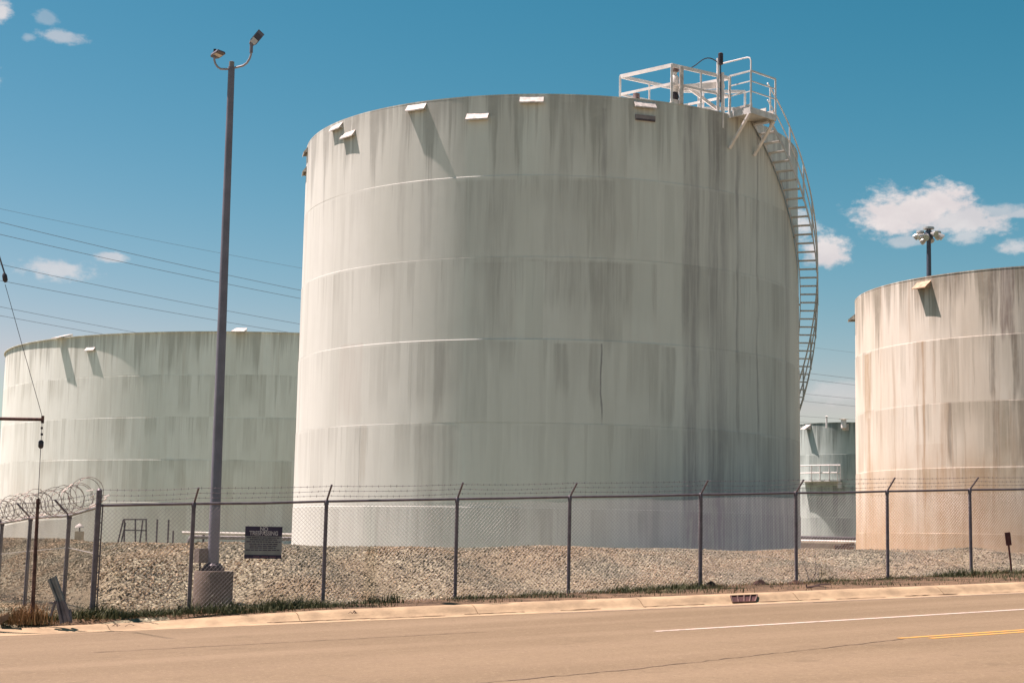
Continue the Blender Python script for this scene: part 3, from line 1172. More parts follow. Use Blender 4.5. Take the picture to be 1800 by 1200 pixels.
mb = MB()
mb.add([rp(0, 0, .0), rp(1, 0, .0), rp(1, 1, .0), rp(0, 1, .0), rp(0, 0, .05), rp(1, 0, .05), rp(1, 1, .05), rp(0, 1, .05)],
       [(3, 2, 1, 0), (4, 5, 6, 7), (0, 1, 5, 4), (1, 2, 6, 5), (2, 3, 7, 6), (3, 0, 4, 7)])
gp = mb.build('gauging_platform', WHITE, tank1.root)
corners = [(0, 0), (1, 0), (1, 1), (0, 1)]
for k in range(4):
    i0, i1 = corners[k], corners[(k + 1) % 4]
    mb = MB()
    mb.bar(rp(*i0, .05), rp(*i0, 1.14), .06, .06)
    mb.build('rail_post', WHITE, gp)
    if k in (1, 2, 3):
        mb = MB()
        mid = ((i0[0] + i1[0]) / 2, (i0[1] + i1[1]) / 2)
        mb.bar(rp(*mid, .05), rp(*mid, 1.10), .05, .05)
        mb.build('rail_post', WHITE, gp)
    for h_ in (1.12, .58):
        mb = MB()
        mb.bar(rp(*i0, h_), rp(*i1, h_), .045, .10 if h_ > 1 else .065)
        mb.build('rail', WHITE, gp)
mb = MB()
mb.bar(rp(-.05, .12, 0), rp(-.05, .12, 1.08), .19, .10)
mb.build('panel_post', VENT, gp)
mb = MB()
mb.bar(rp(.02, .0, .09), rp(.02, .16, .09), .03, .12)
mb.build('toe_board', WHITE, gp)
# level gauge: white column on a dark valve body, dark cap, cable to the mast
BLACK = new_mat('black_fitting', (.045, .04, .048), .5, var=.2)
BROWN = new_mat('brown_cap', (.17, .12, .11), .6, var=.2)
gpos = rp(.10, .14)
mb = MB()
mb.tube([gpos + Z * .40, gpos + Z * .44, gpos + Z * .84, gpos + Z * .90, gpos + Z * .92, gpos + Z * 1.02], [.10, .125, .125, .08, .06, .06], 14)
gauge = mb.build('level_gauge', WHITE, tank1.root, smooth=True)
mb = MB()
mb.tube([gpos + Z * .0, gpos + Z * .10, gpos + Z * .12, gpos + Z * .22, gpos + Z * .24, gpos + Z * .40], [.16, .14, .09, .11, .13, .10], 14)
mb.build('valve_body', BLACK, gauge, smooth=True)
mb = MB()
mb.tube([gpos + Z * 1.00, gpos + Z * 1.02, gpos + Z * 1.16, gpos + Z * 1.22, gpos + Z * 1.24], [.07, .12, .12, .08, .02], 14)
mb.build('cap', BROWN, gauge, smooth=True)
mloc = rp(-.02, .78)
mb = MB()
mb.tube([mloc - Z * .05, mloc + Z * 1.62], .045, 10)
mast = mb.build('mast', WHITE, tank1.root, smooth=True)
mb = MB()
m2 = mloc + Vector((.13, .02, 0))
mb.tube([m2 - Z * .45, m2 + Z * 1.2], .05, 8)
mb.build('conduit', WHITE, mast, smooth=True)
mb = MB()
m3 = mloc + Vector((.07, -.02, 0))
mb.tube([m3 + Z * 1.42, m3 + Z * 1.44, m3 + Z * 1.76, m3 + Z * 1.78], [.04, .075, .075, .05], 10)
mb.tube([m3 + Z * .3, m3 + Z * 1.44], .018, 6)
mb.build('antenna_head', BLACK, mast, smooth=True)
mb = MB()
p0, p1 = gpos + Z * 1.17, mloc + Z * 1.5
pts = []
for i in range(17):
    s_ = i / 16
    p = p0.lerp(p1, s_)
    pts.append(p + Z * (.16 * math.sin(math.pi * s_ * 2 + math.pi) * (1.0 if s_ > .5 else .75)))
mb.tube(pts, .016, 6)
mb.build('cable', BLACK, mast, smooth=True)
mb = MB()
mb.bar(rp(.15, .30, .62), rp(.05, .95, .92), .05, .18)
mb.bar(rp(.15, .42, .66), rp(.02, .82, .12), .05, .09)
mb.build('davit_beam', WHITE, gp)
npos = rp(.62, -.05)
mb = MB()
mb.tube([npos - Z * .1, npos + Z * .18, npos + Z * .2, npos + Z * .30], [.2, .14, .10, .10], 12)
noz = mb.build('roof_nozzle', WHITE, tank1.root, smooth=True)
mb = MB()
mb.tube([npos + Z * .28, npos + Z * .31, npos + Z * .46], [.12, .10, .10], 12)
mb.build('nozzle_cap', BROWN, noz, smooth=True)
# walkway rail linking the two platforms along the rim, seen through the landing
mb = MB()
w0, w1 = rp(.0, 1.0), lp(-.1, B0 - .0)
mb.bar(rp(.0, 1.0, 1.10), lp(.02, B0, 1.10), .05, .08)
mb.bar(rp(.0, 1.0, .58), lp(.02, B0, .55), .04, .05)
mb.build('walkway_rail', WHITE, gp)
# inner handrail behind the landing
q0, q1 = rp(1.0, 1.15), lp(-1.2, .7)
mb = MB()
for h_ in (.98, .45):
    mb.bar(lp(-1.9, -.9, h_), lp(-.42, .62, h_), .06, .09)
inner = mb.build('inner_rail', WHITE, plat)
for s_ in (0, .35, .7, 1.0):
    mb = MB()
    p0 = lp(-1.9, -.9).lerp(lp(-.42, .62), s_)
    mb.bar(p0, p0 + Z * 1.0, .06, .06)
    mb.build('rail_post', WHITE, plat)

# ------------------------------------------------------------------ chain link fences
GALV = new_mat('galvanised_steel', (.135, .118, .13), .5, metal=.35, var=.15, scale=8)
GALV_LT = new_mat('galvanised_rail', (0.257, 0.250, 0.234), .5, metal=.35, var=.15, scale=8)
WIRE = new_mat('fence_wire', (0.234, 0.218, 0.211), .5, metal=.4, var=.1)
RUSTM = new_mat('rusty_steel', (.10, .055, .045), .8, var=.35, scale=9)


def picket_bay(a, b, h, parent, mat=WIRE, wire=.0024, pitch=.036):
    """woven zig-zag pickets between two post feet a and b"""
    a, b = np.array(a), np.array(b)
    L = np.linalg.norm((b - a)[:2])
    n = int(L / pitch)
    m = int((h - .08) / pitch)
    d = (b - a) / L
    nrm = np.array([-d[1], d[0], 0]); nrm /= np.linalg.norm(nrm)
    k = np.arange(n)
    j = np.arange(m + 1)
    K_, J_ = np.meshgrid(k, j, indexing='ij')
    sx_ = K_ * pitch + ((K_ + J_) % 2) * pitch
    pos = a[None, None] + d[None, None] * sx_[..., None]
    pos = pos + np.array([0, 0, 1.0]) * (.04 + J_ * pitch)[..., None]
    sag = .012 * np.sin(sx_ * 2.1 + J_ * .13) + .010 * np.sin(sx_ * .9 + 1.3)
    pos = pos + nrm * (sag + .004 * (((K_ + J_) % 2) * 2 - 1))[..., None]
    # triangular wire
    offs = np.stack([d * wire * .9 - np.array([0, 0, wire * .5]), -d * wire * .9 - np.array([0, 0, wire * .5]), nrm * wire * 1.3 + np.array([0, 0, wire])])
    V = pos[:, :, None, :] + offs[None, None]
    idx = np.arange(n * (m + 1) * 3).reshape(n, m + 1, 3)
    fs = []
    for s_ in range(3):
        s2 = (s_ + 1) % 3
        fs.append(np.stack([idx[:, :-1, s_], idx[:, :-1, s2], idx[:, 1:, s2], idx[:, 1:, s_]], -1).reshape(-1, 4))
    o = arr_mesh('chain_link_mesh', V.reshape(-1, 3), np.concatenate(fs), mat, parent)
    o['kind'] = 'stuff'
    return o


def strand(a, b, parent, barb=.115, r=.0032, sag=.02):
    """barbed wire strand with four-point barbs"""
    a, b = Vector(a), Vector(b)
    mb = MB()
    n = 8
    pts = [a.lerp(b, i / n) - Vector((0, 0, sag * 4 * (i / n) * (1 - i / n))) for i in range(n + 1)]
    mb.tube(pts, r, 4, cap=False)
    L = (b - a).length
    for i in range(int(L / barb)):
        s_ = (i + .5) * barb / L
        p = a.lerp(b, s_) - Vector((0, 0, sag * 4 * s_ * (1 - s_)))
        for q_ in range(2):
            an = random.uniform(0, math.pi)
            d = Vector((math.cos(an) * .3, math.cos(an) * .6, math.sin(an))) * .022
            mb.bar(p - d, p + d, .0035)
    return mb.build('barbed_wire', GALV, parent)


def plane_pt(x, v):
    """where the vertical plane of a sight line through image column x (at fence height) meets the line v"""
    d = px_ray(x, 1040)
    s_ = v / (-UY * d.x + UX * d.y)
    return d.x * s_, d.y * s_


front = empty('chain_link_fence', (CORNER[0], CORNER[1], tz(*CORNER)))
tag(front, 'long chain link fence with barbed wire along the road kerb', 'fence')
FINV = front.location.copy()


def L_(p):                                       # world to the fence's own frame
    return Vector(p) - FINV


FH = 1.83
posts = []
for x in (163.5, 333, 568, 800, 999, 1231, 1400, 1561, 1708, 1862, 2010):
    X, Y = plane_pt(x, V_FENCE)
    posts.append(Vector((X, Y, float(road_z(uv(X, Y)[0])) + .13)))
OUT = Vector((UY, -UX, 0)).normalized()
lean = [0, .006, .004, 0, .002, 0, -.004, .002, -.002, 0, 0]
tops = []
for i, p in enumerate(posts):
    top = p + Vector((lean[i] * FH, 0, FH))
    tops.append(top)
    mb = MB()
    if i == 0:
        t2 = p + Vector((.02, 0, 2.08))
        mb.tube([L_(p) - Vector((0, 0, .15)), L_(t2), L_(t2) + Vector((0, 0, .03))], [.047, .047, .02], 12)
        po = mb.build('terminal_post', GALV, front, smooth=True)
        mb = MB()
        q_ = L_(p) + OUT * .02 + Vector((.062, .03, 0))
        mb.bar(q_ + Vector((0, 0, .05)), q_ + Vector((.015, 0, 1.82)), .012, .02)
        mb.build('tension_bar', GALV, po)
        for k in range(7):
            mb = MB()
            mb.box(L_(p) + Vector((.045, .012, .2 + k * .27)), (.075, .075, .022))
            mb.build('brace_band', GALV, po)
        continue
    mb.tube([L_(p) - Vector((0, 0, .15)), L_(top) - Vector((0, 0, .03))], .034 if i != 5 else .040, 10)
    po = mb.build('post', GALV, front, smooth=True)
    mb = MB()
    mb.tube([L_(top) - Vector((0, 0, .06)), L_(top) + Vector((0, 0, .015)), L_(top) + Vector((0, 0, .03))], [.042, .042, .03], 10)
    mb.build('post_cap', GALV, po, smooth=True)
    mb = MB()
    an = random.uniform(.92, 1.06)
    e = L_(top) + OUT * .27 * an + Vector((0, 0, .27 / an))
    mb.bar(L_(top), e, .03, .02)
    mb.build('barb_arm', GALV, po)
for i in range(len(posts) - 1):
    a_, b_ = tops[i], tops[i + 1]
    if i == 0:
        a_ = posts[0] + Vector((.012, 0, FH))
    mb = MB()
    mid = L_(a_).lerp(L_(b_), .5) - Vector((0, 0, random.uniform(.0, .012)))
    mb.tube([L_(a_), mid, L_(b_)], .022, 8)
    mb.build('top_rail', GALV, front, smooth=True)
    picket_bay(L_(posts[i]), L_(posts[i + 1]), FH - .0, front)
    for k, f_ in enumerate((.36, .66, .96)):
        e0 = L_(a_) + OUT * .27 * f_ + Vector((0, 0, .27 * f_))
        if i == 0:
            e0 = L_(posts[0]) + Vector((.02, 0, FH + .08 + .09 * k))
        e1 = L_(b_) + OUT * .27 * f_ + Vector((0, 0, .27 * f_))
        strand(e0, e1, front, sag=random.uniform(.008, .03))

side = empty('chain_link_fence', (CORNER[0] - .2, CORNER[1] + .35, tz(CORNER[0] - .2, CORNER[1] + .35)))
tag(side, 'short fence run with coiled razor wire at the left edge', 'fence')
SINV = side.location.copy()


def S_(p):
    return Vector(p) - SINV


def side_post(x, y, Y):
    p = at(x, y, Y)
    return p


st = [at(122, 906, 27.4), at(54, 910, 29.9), at(4, 919, 32.0), at(-55, 924, 35.2)]
start_top = posts[0] + Vector((.01, .0, 1.80))
OUTS = Vector((-.866, -.5, 0))
prev_top = start_top
prev_foot = posts[0]
for i, top in enumerate(st):
    foot = top - Vector((0, 0, FH))
    gz = tz(foot.x, foot.y)
    lean_ = Vector((-.03, 0, 0))
    foot = foot + lean_
    mb = MB()
    mb.tube([S_(foot) - Vector((0, 0, .25)), S_(top) - Vector((0, 0, .03))], .036, 10)
    po = mb.build('post', GALV, side, smooth=True)
    mb = MB()
    mb.tube([S_(top) - Vector((0, 0, .06)), S_(top) + Vector((0, 0, .015)), S_(top) + Vector((0, 0, .03))], [.045, .045, .03], 10)
    mb.build('post_cap', GALV, po, smooth=True)
    mb = MB()
    mb.bar(S_(top), S_(top) + OUTS * .27 + Vector((0, 0, .27)), .032, .03)
    mb.build('barb_arm', GALV, po)
    mb = MB()
    mb.tube([S_(prev_top), S_(top)], .024, 8)
    mb.build('top_rail', GALV_LT, side, smooth=True)
    picket_bay(S_(prev_foot), S_(foot), FH, side)
    for k, f_ in enumerate((.4, .7, 1.0)):
        e0 = S_(prev_top) + OUTS * .27 * f_ + Vector((0, 0, .27 * f_)) if i else S_(posts[0]) + Vector((0, 0, FH + .05 + .08 * k))
        strand(e0, S_(top) + OUTS * .27 * f_ + Vector((0, 0, .27 * f_)), side)
    prev_top, prev_foot = top, foot

# razor wire coil along the side fence
RAZOR = new_mat('razor_wire', (.34, .27, .235), .5, metal=.4, var=.2, scale=9)
path = [start_top] + st
cum = [0]
for a_, b_ in zip(path, path[1:]):
    cum.append(cum[-1] + (b_ - a_).length)
TOT = cum[-1]


def along(s_):
    for i in range(len(path) - 1):
        if s_ <= cum[i + 1] or i == len(path) - 2:
            f_ = (s_ - cum[i]) / (cum[i + 1] - cum[i])
            return path[i].lerp(path[i + 1], f_), (path[i + 1] - path[i]).normalized()


mb = MB()
coil_pts = []
turns, seg = 40, 26
for i in range(turns * seg + 1):
    th = 2 * math.pi * i / seg
    f_ = i / (turns * seg)
    s_ = .22 + (TOT - .3) * f_ + .10 * math.sin(th * .5) + .05 * math.sin(th * .171)
    p, d = along(min(max(s_, 0), TOT))
    rad = .25 - .05 * f_ + .018 * math.sin(th * .37)
    sd = Vector((0, 0, 1)).cross(d).normalized()
    c = p + Vector((0, 0, rad + .0 + .03 * math.sin(th * .23))) + OUTS * .06
    coil_pts.append(S_(c + sd * (rad * math.cos(th)) + Vector((0, 0, 1)) * (rad * math.sin(th)) + d * (.03 * math.cos(th * .9))))
mb.tube(coil_pts, .0048, 5)
coil = mb.build('razor_wire', RAZOR, side, smooth=True)
mb = MB()
for i in range(0, len(coil_pts) - 1, 2):
    p = coil_pts[i]
    d = (coil_pts[i + 1] - p).normalized()
    u_ = Vector((random.uniform(-1, 1), random.uniform(-1, 1), random.uniform(-1, 1)))
    u_ = (u_ - d * u_.dot(d)).normalized()
    v_ = d.cross(u_)
    for sg in (-1, 1):
        mb.add([p - d * .016, p + d * .016, p + d * .028 * sg + u_ * .016 * sg, p + v_ * .003], [(0, 1, 2), (0, 2, 3), (1, 3, 2)])
barbs = mb.build('razor_barbs', GALV_LT, side)
barbs['kind'] = 'stuff'
# loose bright ties at the corner
mb = MB()
SHINY = new_mat('bright_tie_wire', (.75, .72, .66), .35, var=.05)
for (x0, y0, x1, y1) in ((178, 875, 193, 869), (178, 882, 188, 874), (158, 889, 168, 884), (152, 862, 165, 860), (113, 861, 120, 858), (158, 874, 166, 868)):
    mb = MB()
    mb.bar(S_(at(x0, y0, 25.9)), S_(at(x1, y1, 25.75)), .014, .022)
    mb.build('tie_wire', SHINY, side)
mb = MB()
mb.tube([S_(posts[0] + Vector((0, 0, 1.05))), S_(st[0] + Vector((0, 0, -.55))), S_(st[1] + Vector((0, 0, -.62))), S_(st[2] + Vector((0, 0, -.62)))], .006, 5)
mb.build('tension_wire', SHINY, side)

# ------------------------------------------------------------------ no trespassing sign on the fence
NAVY = new_mat('navy_enamel', (.035, .028, .06), .5, var=.15, scale=5)
SIGNGREY = new_mat('sign_grey', (0.211, 0.226, 0.222), .5, var=.1, scale=5)
SIGNTXT = new_mat('sign_lettering', (0.390, 0.382, 0.398), .5, var=.06)
sp0 = posts[2] - posts[1]
sdir = Vector((sp0.x, sp0.y, 0)).normalized()
snr = Vector((sdir.y, -sdir.x, 0))
d = px_ray(463, 953)
s_ = (V_FENCE - .035) / (-UY * d.x + UX * d.y)
sc = EYE + d * s_
sign = empty('warning_sign', sc, math.atan2(sdir.y, sdir.x))
tag(sign, 'dark blue and grey no trespassing sign wired to the fence', 'sign')
SW, SHT = .655, .545
mb = MB().box((0, 0, 0), (SW, .004, SHT))
board = mb.build('board', SIGNGREY, sign)
mb = MB().box((0, -.004, SHT / 2 - .082), (SW, .003, .164))
mb.build('header_band', NAVY, sign)
mb = MB().box((0, -.004, -SHT / 2 + .032), (SW, .003, .064))
mb.build('footer_band', NAVY, sign)


def text_mesh(name, body, size, loc, mat, parent, sx_=1.0):
    cu = bpy.data.curves.new(name, 'FONT')
    cu.body = body
    cu.size = size
    cu.align_x = 'CENTER'
    cu.align_y = 'CENTER'
    cu.offset = .0028
    cu.extrude = .001
    ob = bpy.data.objects.new(name, cu)
    col.objects.link(ob)
    dg = bpy.context.evaluated_depsgraph_get()
    me = bpy.data.meshes.new_from_object(ob.evaluated_get(dg))
    bpy.data.objects.remove(ob)
    me.materials.clear()
    me.materials.append(mat)
    o = bpy.data.objects.new(name, me)
    col.objects.link(o)
    o.parent = parent
    o.location = loc
    o.rotation_euler = (R(90), 0, 0)
    o.scale = (sx_, 1, 1)
    return o


text_mesh('lettering', 'NO', .095, (0, -.009, SHT / 2 - .045), SIGNTXT, sign, .95)
text_mesh('lettering', 'TRESPASSING', .100, (0, -.009, SHT / 2 - .117), SIGNTXT, sign, .84)
mb = MB()
rr = random.Random(2)
for k, (wd, zz) in enumerate(((.60, .082), (.48, .048), (.60, .012), (.50, -.026), (.47, -.058), (.48, -.090), (.60, -.128))):
    x = -wd / 2
    while x < wd / 2:
        l_ = min(rr.uniform(.03, .085), wd / 2 - x)
        if l_ > .01:
            mb.box((x + l_ / 2, -.0045, zz), (l_, .003, .015))
        x += l_ + .012
mb.build('small_print', NAVY, sign)
mb = MB()
for x in (-.12, .03, .17):
    mb.box((x, -.0075, -SHT / 2 + .032), (.11, .003, .010))
mb.build('small_print', new_mat('sign_red_print', (.20, .10, .12), .5), sign)
mb = MB().tube([(.01, -.004, SHT / 2 - .092), (.01, -.014, SHT / 2 - .092)], .011, 8)
mb.build('bolt', SHINY, sign)

# ------------------------------------------------------------------ lamp post
BRONZE = new_mat('bronze_pole_paint', (.17, .168, .198), .45, var=.12, scale=2.0)
PEDC = new_mat('pedestal_concrete', (.14, .11, .085), .9, var=.18, scale=3, bump=.4)
LP_Y = 28.9
ped_top = at(376, 1003, LP_Y)
pz = tz(ped_top.x, ped_top.y)
lampost = empty('lamp_post', (ped_top.x, ped_top.y, pz))
tag(lampost, 'tall dark lamp post with two flood heads on a concrete pedestal', 'lamp post')
LO = lampost.location.copy()
n = 32
mb = MB()
zt = ped_top.z - pz
prof = [(.355, -.5), (.355, zt - .02), (.345, zt), (.02, zt + .002)]
vs = [(q_ * math.cos(2 * math.pi * i / n), q_ * math.sin(2 * math.pi * i / n), z) for (q_, z) in prof for i in range(n)]
mb.add(vs, [(j * n + i, j * n + (i + 1) % n, (j + 1) * n + (i + 1) % n, (j + 1) * n + i) for j in range(3) for i in range(n)])
mb.build('pedestal', PEDC, lampost, smooth=True)
mb = MB()
mb.box((-.02, 0, zt + .035), (.36, .36, .06))
mb.tube([(-.02, 0, zt + .06), (-.02, 0, zt + .10), (-.02, 0, zt + .145)], [.185, .175, .12], 12)
mb.build('base_cover', BLACK, lampost)
ptop = at(407, 118, LP_Y) - LO
mb = MB()
pb = Vector((-.02, 0, zt + .06))
mb.tube([pb, pb.lerp(ptop, .02), ptop], [.105, .103, .062], 20)
pole = mb.build('pole', BRONZE, lampost, smooth=True)
mb = MB()
mb.tube([ptop, ptop + Vector((0, 0, .10)), ptop + Vector((0, 0, .11))], [.050, .050, .03], 14)
mb.build('pole_cap', new_mat('tenon_paint', (.22, .22, .22), .5), pole, smooth=True)
GALVARM = new_mat('arm_paint', (.33, .31, .32), .4, var=.08)


def lpx(x, y, dy=0.0):
    return at(x, y, LP_Y + dy) - LO


for (pts, nm) in (([(404, 121.5), (398, 121.8), (388, 121.5), (382.5, 118), (378.5, 112), (376.8, 106), (376.6, 100)], 0),
                  ([(409, 120), (417, 118.5), (427, 116), (434, 111), (438.5, 104), (441, 97), (441.5, 92)], 1)):
    mb = MB()
    mb.tube([lpx(x, y) for (x, y) in pts], .020, 10)
    arm = mb.build('arm', GALVARM, pole, smooth=True)
mb = MB()
mb.tube([lpx(441.5, 93), lpx(442, 78)], .032, 10)
mb.build('slip_fitter', BRONZE, pole, smooth=True)
mb = MB()
mb.tube([lpx(376.6, 101), lpx(377, 91)], .028, 10)
mb.build('slip_fitter', BRONZE, pole, smooth=True)
LENS = new_mat('lamp_lens', (.62, .58, .52), .25, var=.04)
LENSD = new_mat('lamp_louvre', (.09, .075, .085), .35, var=.1)


def flood(c, ax, ay, az, lx, ly, lz, lens_x):
    """flat flood head: ax long axis, ay across, az thickness (lens on the -az face)"""
    m_ = Matrix((ax, ay, az)).transposed()
    mb = MB()
    # body tapers to the fitter end
    hx, hy, hz = lx / 2, ly / 2, lz / 2
    vs = [(-hx, -hy * .62, -hz), (-hx, hy * .62, -hz), (-hx * .6, hy, -hz), (hx, hy, -hz), (hx, -hy, -hz), (-hx * .6, -hy, -hz)]
    vs2 = [(x * .95, y * .86, hz) for (x, y, z) in vs]
    k = 6
    mb.add([m_ @ Vector(v) + c for v in vs + vs2], [tuple(range(k))[::-1], tuple(range(k, 2 * k))] + [(i, (i + 1) % k, k + (i + 1) % k, k + i) for i in range(k)])
    o = mb.build('lamp_head', BRONZE, lampost)
    mb = MB()
    mb.box(c + m_ @ Vector((lens_x, 0, -hz - .004)), (lx * .34, ly * .78, .01), m_)
    mb.build('lens', LENS, o)
    mb = MB()
    mb.box(c + m_ @ Vector((lens_x + lx * .36, 0, -hz - .004)), (lx * .34, ly * .78, .01), m_)
    mb.build('louvre', LENSD, o)


ax = (lpx(461, 56, .15) - lpx(441, 80)).normalized()
ay = Vector((.75, .45, -.45)); ay = (ay - ax * ay.dot(ax)).normalized()
az = ax.cross(ay).normalized()
if az.y < 0:
    az = -az
flood(lpx(450, 68, .05), ax, ay, az, .36, .145, .05, -.09)
ax = Vector((.62, -.78, .10)).normalized()
ay = Vector((.78, .62, -.15)); ay = (ay - ax * ay.dot(ax)).normalized()
az = ax.cross(ay).normalized()
if az.z < 0:
    az = -az
flood(lpx(382, 95.5), ax, ay, az, .32, .18, .045, .03)
mb = MB()
mb.box(lpx(378, 89.5), (.05, .05, .06))
mb.build('photocell', BLACK, lampost)
# control box beside the pole
BOXM = new_mat('control_box_paint', (0.156, 0.129, 0.105), .7, var=.12)
cb = lpx(355, 976, -.02)
mb = MB()
mr = Matrix.Rotation(R(38), 3, 'Z')
mb.box(cb, (.22, .20, .26), mr)
cbx = mb.build('control_box', BOXM, lampost)
mb = MB()
mb.tube([cb + Vector((-.03, 0, -.12)), cb + Vector((-.03, 0, -.34))], .02, 8)
mb.build('conduit', BLACK, cbx)

# ------------------------------------------------------------------ storm drain
BLACKIRON = new_mat('drain_iron', (.075, .032, .03), .7, var=.3)
drain = empty('storm_drain', (0, 0, 0))
tag(drain, 'dark storm drain grate set into the kerb', 'drain')
d0 = px_ray(1283, 1048); d1 = px_ray(1334, 1044)


def on_kerb(x, dv, dz):
    d = px_ray(x, 1048)
    s_ = 25.0 / d.y
    for _ in range(6):
        X, Y = d.x * s_, d.y * s_
        u_, v_ = uv(X, Y)
        s_ *= (float(curb_v(u_)) + dv) / v_
    X, Y = d.x * s_, d.y * s_
    return Vector((X, Y, float(road_z(uv(X, Y)[0])) + dz))


o0 = on_kerb(1306, .1, .0)
drain.location = o0
mb = MB()
A_, B_, C_, D_ = on_kerb(1288, -.02, .004), on_kerb(1327, -.02, .004), on_kerb(1331, .16, .108), on_kerb(1284, .16, .108)
mb.add([p - o0 + Vector((.0, -.006, .012)) for p in (A_, B_, C_, D_)], [(0, 1, 2, 3)])
mb.build('inlet', BLACKIRON, drain)
BAR = new_mat('grate_bar', (.13, .075, .06), .7, var=.3)
for k in range(5):
    s_ = k / 4
    mb = MB()
    mb.bar(A_.lerp(B_, s_) - o0 + Vector((0, -.012, .022)), D_.lerp(C_, s_) - o0 + Vector((0, -.012, .022)), .022, .02)
    mb.build('grate_bar', BAR, drain)
for (p, q_) in ((A_, B_), (D_, C_)):
    mb = MB()
    mb.bar(p - o0 + Vector((0, -.012, .020)), q_ - o0 + Vector((0, -.012, .020)), .022, .02)
    mb.build('frame_bar', BAR, drain)

# ------------------------------------------------------------------ utility pole guy with strut at left edge
WOODP = new_mat('creosoted_wood', (.13, .09, .065), .9, var=.3, scale=3)
up_root_p = at(-900, 1090, 25.2)
upole = empty('utility_pole', (up_root_p.x, up_root_p.y, tz(up_root_p.x, up_root_p.y)))
tag(upole, 'guy wire, rusty strut and guard tube of a utility pole at the left edge', 'utility pole')
UO = upole.location.copy()


def upx(x, y, Y=25.2):
    return at(x, y, Y) - UO


mb = MB()
mb.tube([Vector((0, 0, -.5)), Vector((0, 0, 11.0))], [.17, .12], 14)
mb.build('pole', WOODP, upole, smooth=True)
mb = MB()
e_ = upx(75, 737)
mb.tube([Vector((0, 0, e_.z + .0)), e_], .028, 10)
strut = mb.build('strut', RUSTM, upole, smooth=True)
mb = MB()
mb.box(e_ + Vector((-.0, 0, 0)), (.035, .05, .12))
mb.build('strut_clamp', RUSTM, strut)
mb = MB()
w_a, w_b = upx(75, 735), upx(9, 500)
far = w_b + (w_b - w_a).normalized() * 2.2
mb.tube([w_a, w_b], .005, 5)
gdir = (upx(-3, 445) - upx(8, 480)).normalized()
mb.tube([upx(8, 480), upx(-3, 445), upx(-3, 445) + gdir * 9.0], .013, 6)
mb.build('guy_wire', GALV, upole)
mb = MB()
mb.tube([upx(10, 496), upx(9.4, 493), upx(8, 484), upx(7.2, 480)], [.02, .04, .04, .02], 10)
mb.build('strain_insulator', BLACK, upole, smooth=True)
mb = MB()
mb.tube([upx(74, 742), upx(72.5, 775)], .005, 5)
mb.tube([upx(71.5, 788), upx(67, 878)], .006, 5)
mb.build('guy_wire', GALV, upole)
for (y0, y1, r_) in ((750, 754, .018), (761, 765, .02)):
    mb = MB()
    mb.tube([upx(73.6, y0), upx(73.4, y1)], r_, 8)
    mb.build('wire_clip', BLACK, upole)
mb = MB()
mb.tube([upx(72.2, 773), upx(72.2, 776), upx(71.7, 785), upx(71.6, 788)], [.02, .042, .042, .02], 10)
mb.build('strain_insulator', BLACK, upole, smooth=True)
mb = MB()
mb.tube([upx(56.5, 1085), upx(66.5, 884)], [.034, .026], 10)
guard = mb.build('guy_guard', RUSTM, upole, smooth=True)
mb = MB()
mb.tube([upx(66.5, 885), upx(66.8, 876)], [.038, .028], 8)
mb.build('guard_clamp', RUSTM, guard, smooth=True)

# ------------------------------------------------------------------ bent guardrail end at left
SHEET = new_mat('dull_sheet_steel', (0.195, 0.203, 0.203), .42, metal=.45, var=.2, scale=4)
SHEETD = new_mat('dark_sheet_steel', (.15, .14, .16), .5, metal=.4, var=.25, scale=4)
g0 = at(103, 1094, 25.0)
bent = empty('bent_guardrail_end', (g0.x, g0.y, tz(g0.x, g0.y)))
tag(bent, 'bent galvanised guardrail end leaning in the grass beside the corner post', 'guardrail end')
GO = bent.location.copy()


def gpx(x, y, Y=25.0):
    return at(x, y, Y) - GO


def channel(p0, p1, w0, w1, depth, name, mat):
    """folded W-shaped sheet between two points"""
    d = (p1 - p0).normalized()
    sd = d.cross(Vector((0, 1, 0))).normalized()
    fr = sd.cross(d).normalized()
    if fr.y > 0:
        fr = -fr
    prof = [(-1, -.9), (-.88, 0), (-.45, .0), (-.25, -.55), (.25, -.55), (.45, 0), (.88, 0), (1, -.9)]
    mb = MB()
    m_ = len(prof)
    vs = []
    for off in (0, -.006):
        for (p, w_) in ((p0, w0), (p1, w1)):
            for (a_, b_) in prof:
                vs.append(p + sd * (a_ * w_ / 2) + fr * (b_ * depth + off))
    fs = []
    for k in range(m_ - 1):
        fs.append((k, k + 1, m_ + k + 1, m_ + k))
        fs.append((2 * m_ + k, 3 * m_ + k, 3 * m_ + k + 1, 2 * m_ + k + 1))
        fs.append((m_ + k, m_ + k + 1, 3 * m_ + k + 1, 3 * m_ + k))
        fs.append((k + 1, k, 2 * m_ + k, 2 * m_ + k + 1))
    mb.add(vs, fs)
    return mb.build(name, mat, bent)


channel(gpx(106, 1057), gpx(90, 1015), .135, .15, .05, 'upper_panel', SHEET)
channel(gpx(115, 1093, 24.98), gpx(105, 1056, 24.98), .20, .14, .06, 'lower_panel', SHEETD)
mb = MB()
mb.bar(gpx(98, 1055), gpx(89, 1082), .05, .03)
mb.bar(gpx(86, 1059), gpx(97, 1058), .05, .02)
mb.bar(gpx(113, 1056), gpx(121, 1075), .05, .02)
mb.build('torn_flange', SHEETD, bent)
mb = MB()
mb.tube([gpx(122, 1070, 25.05), gpx(124, 1094, 25.05)], .03, 8)
mb.build('stub_post', SHEETD, bent)

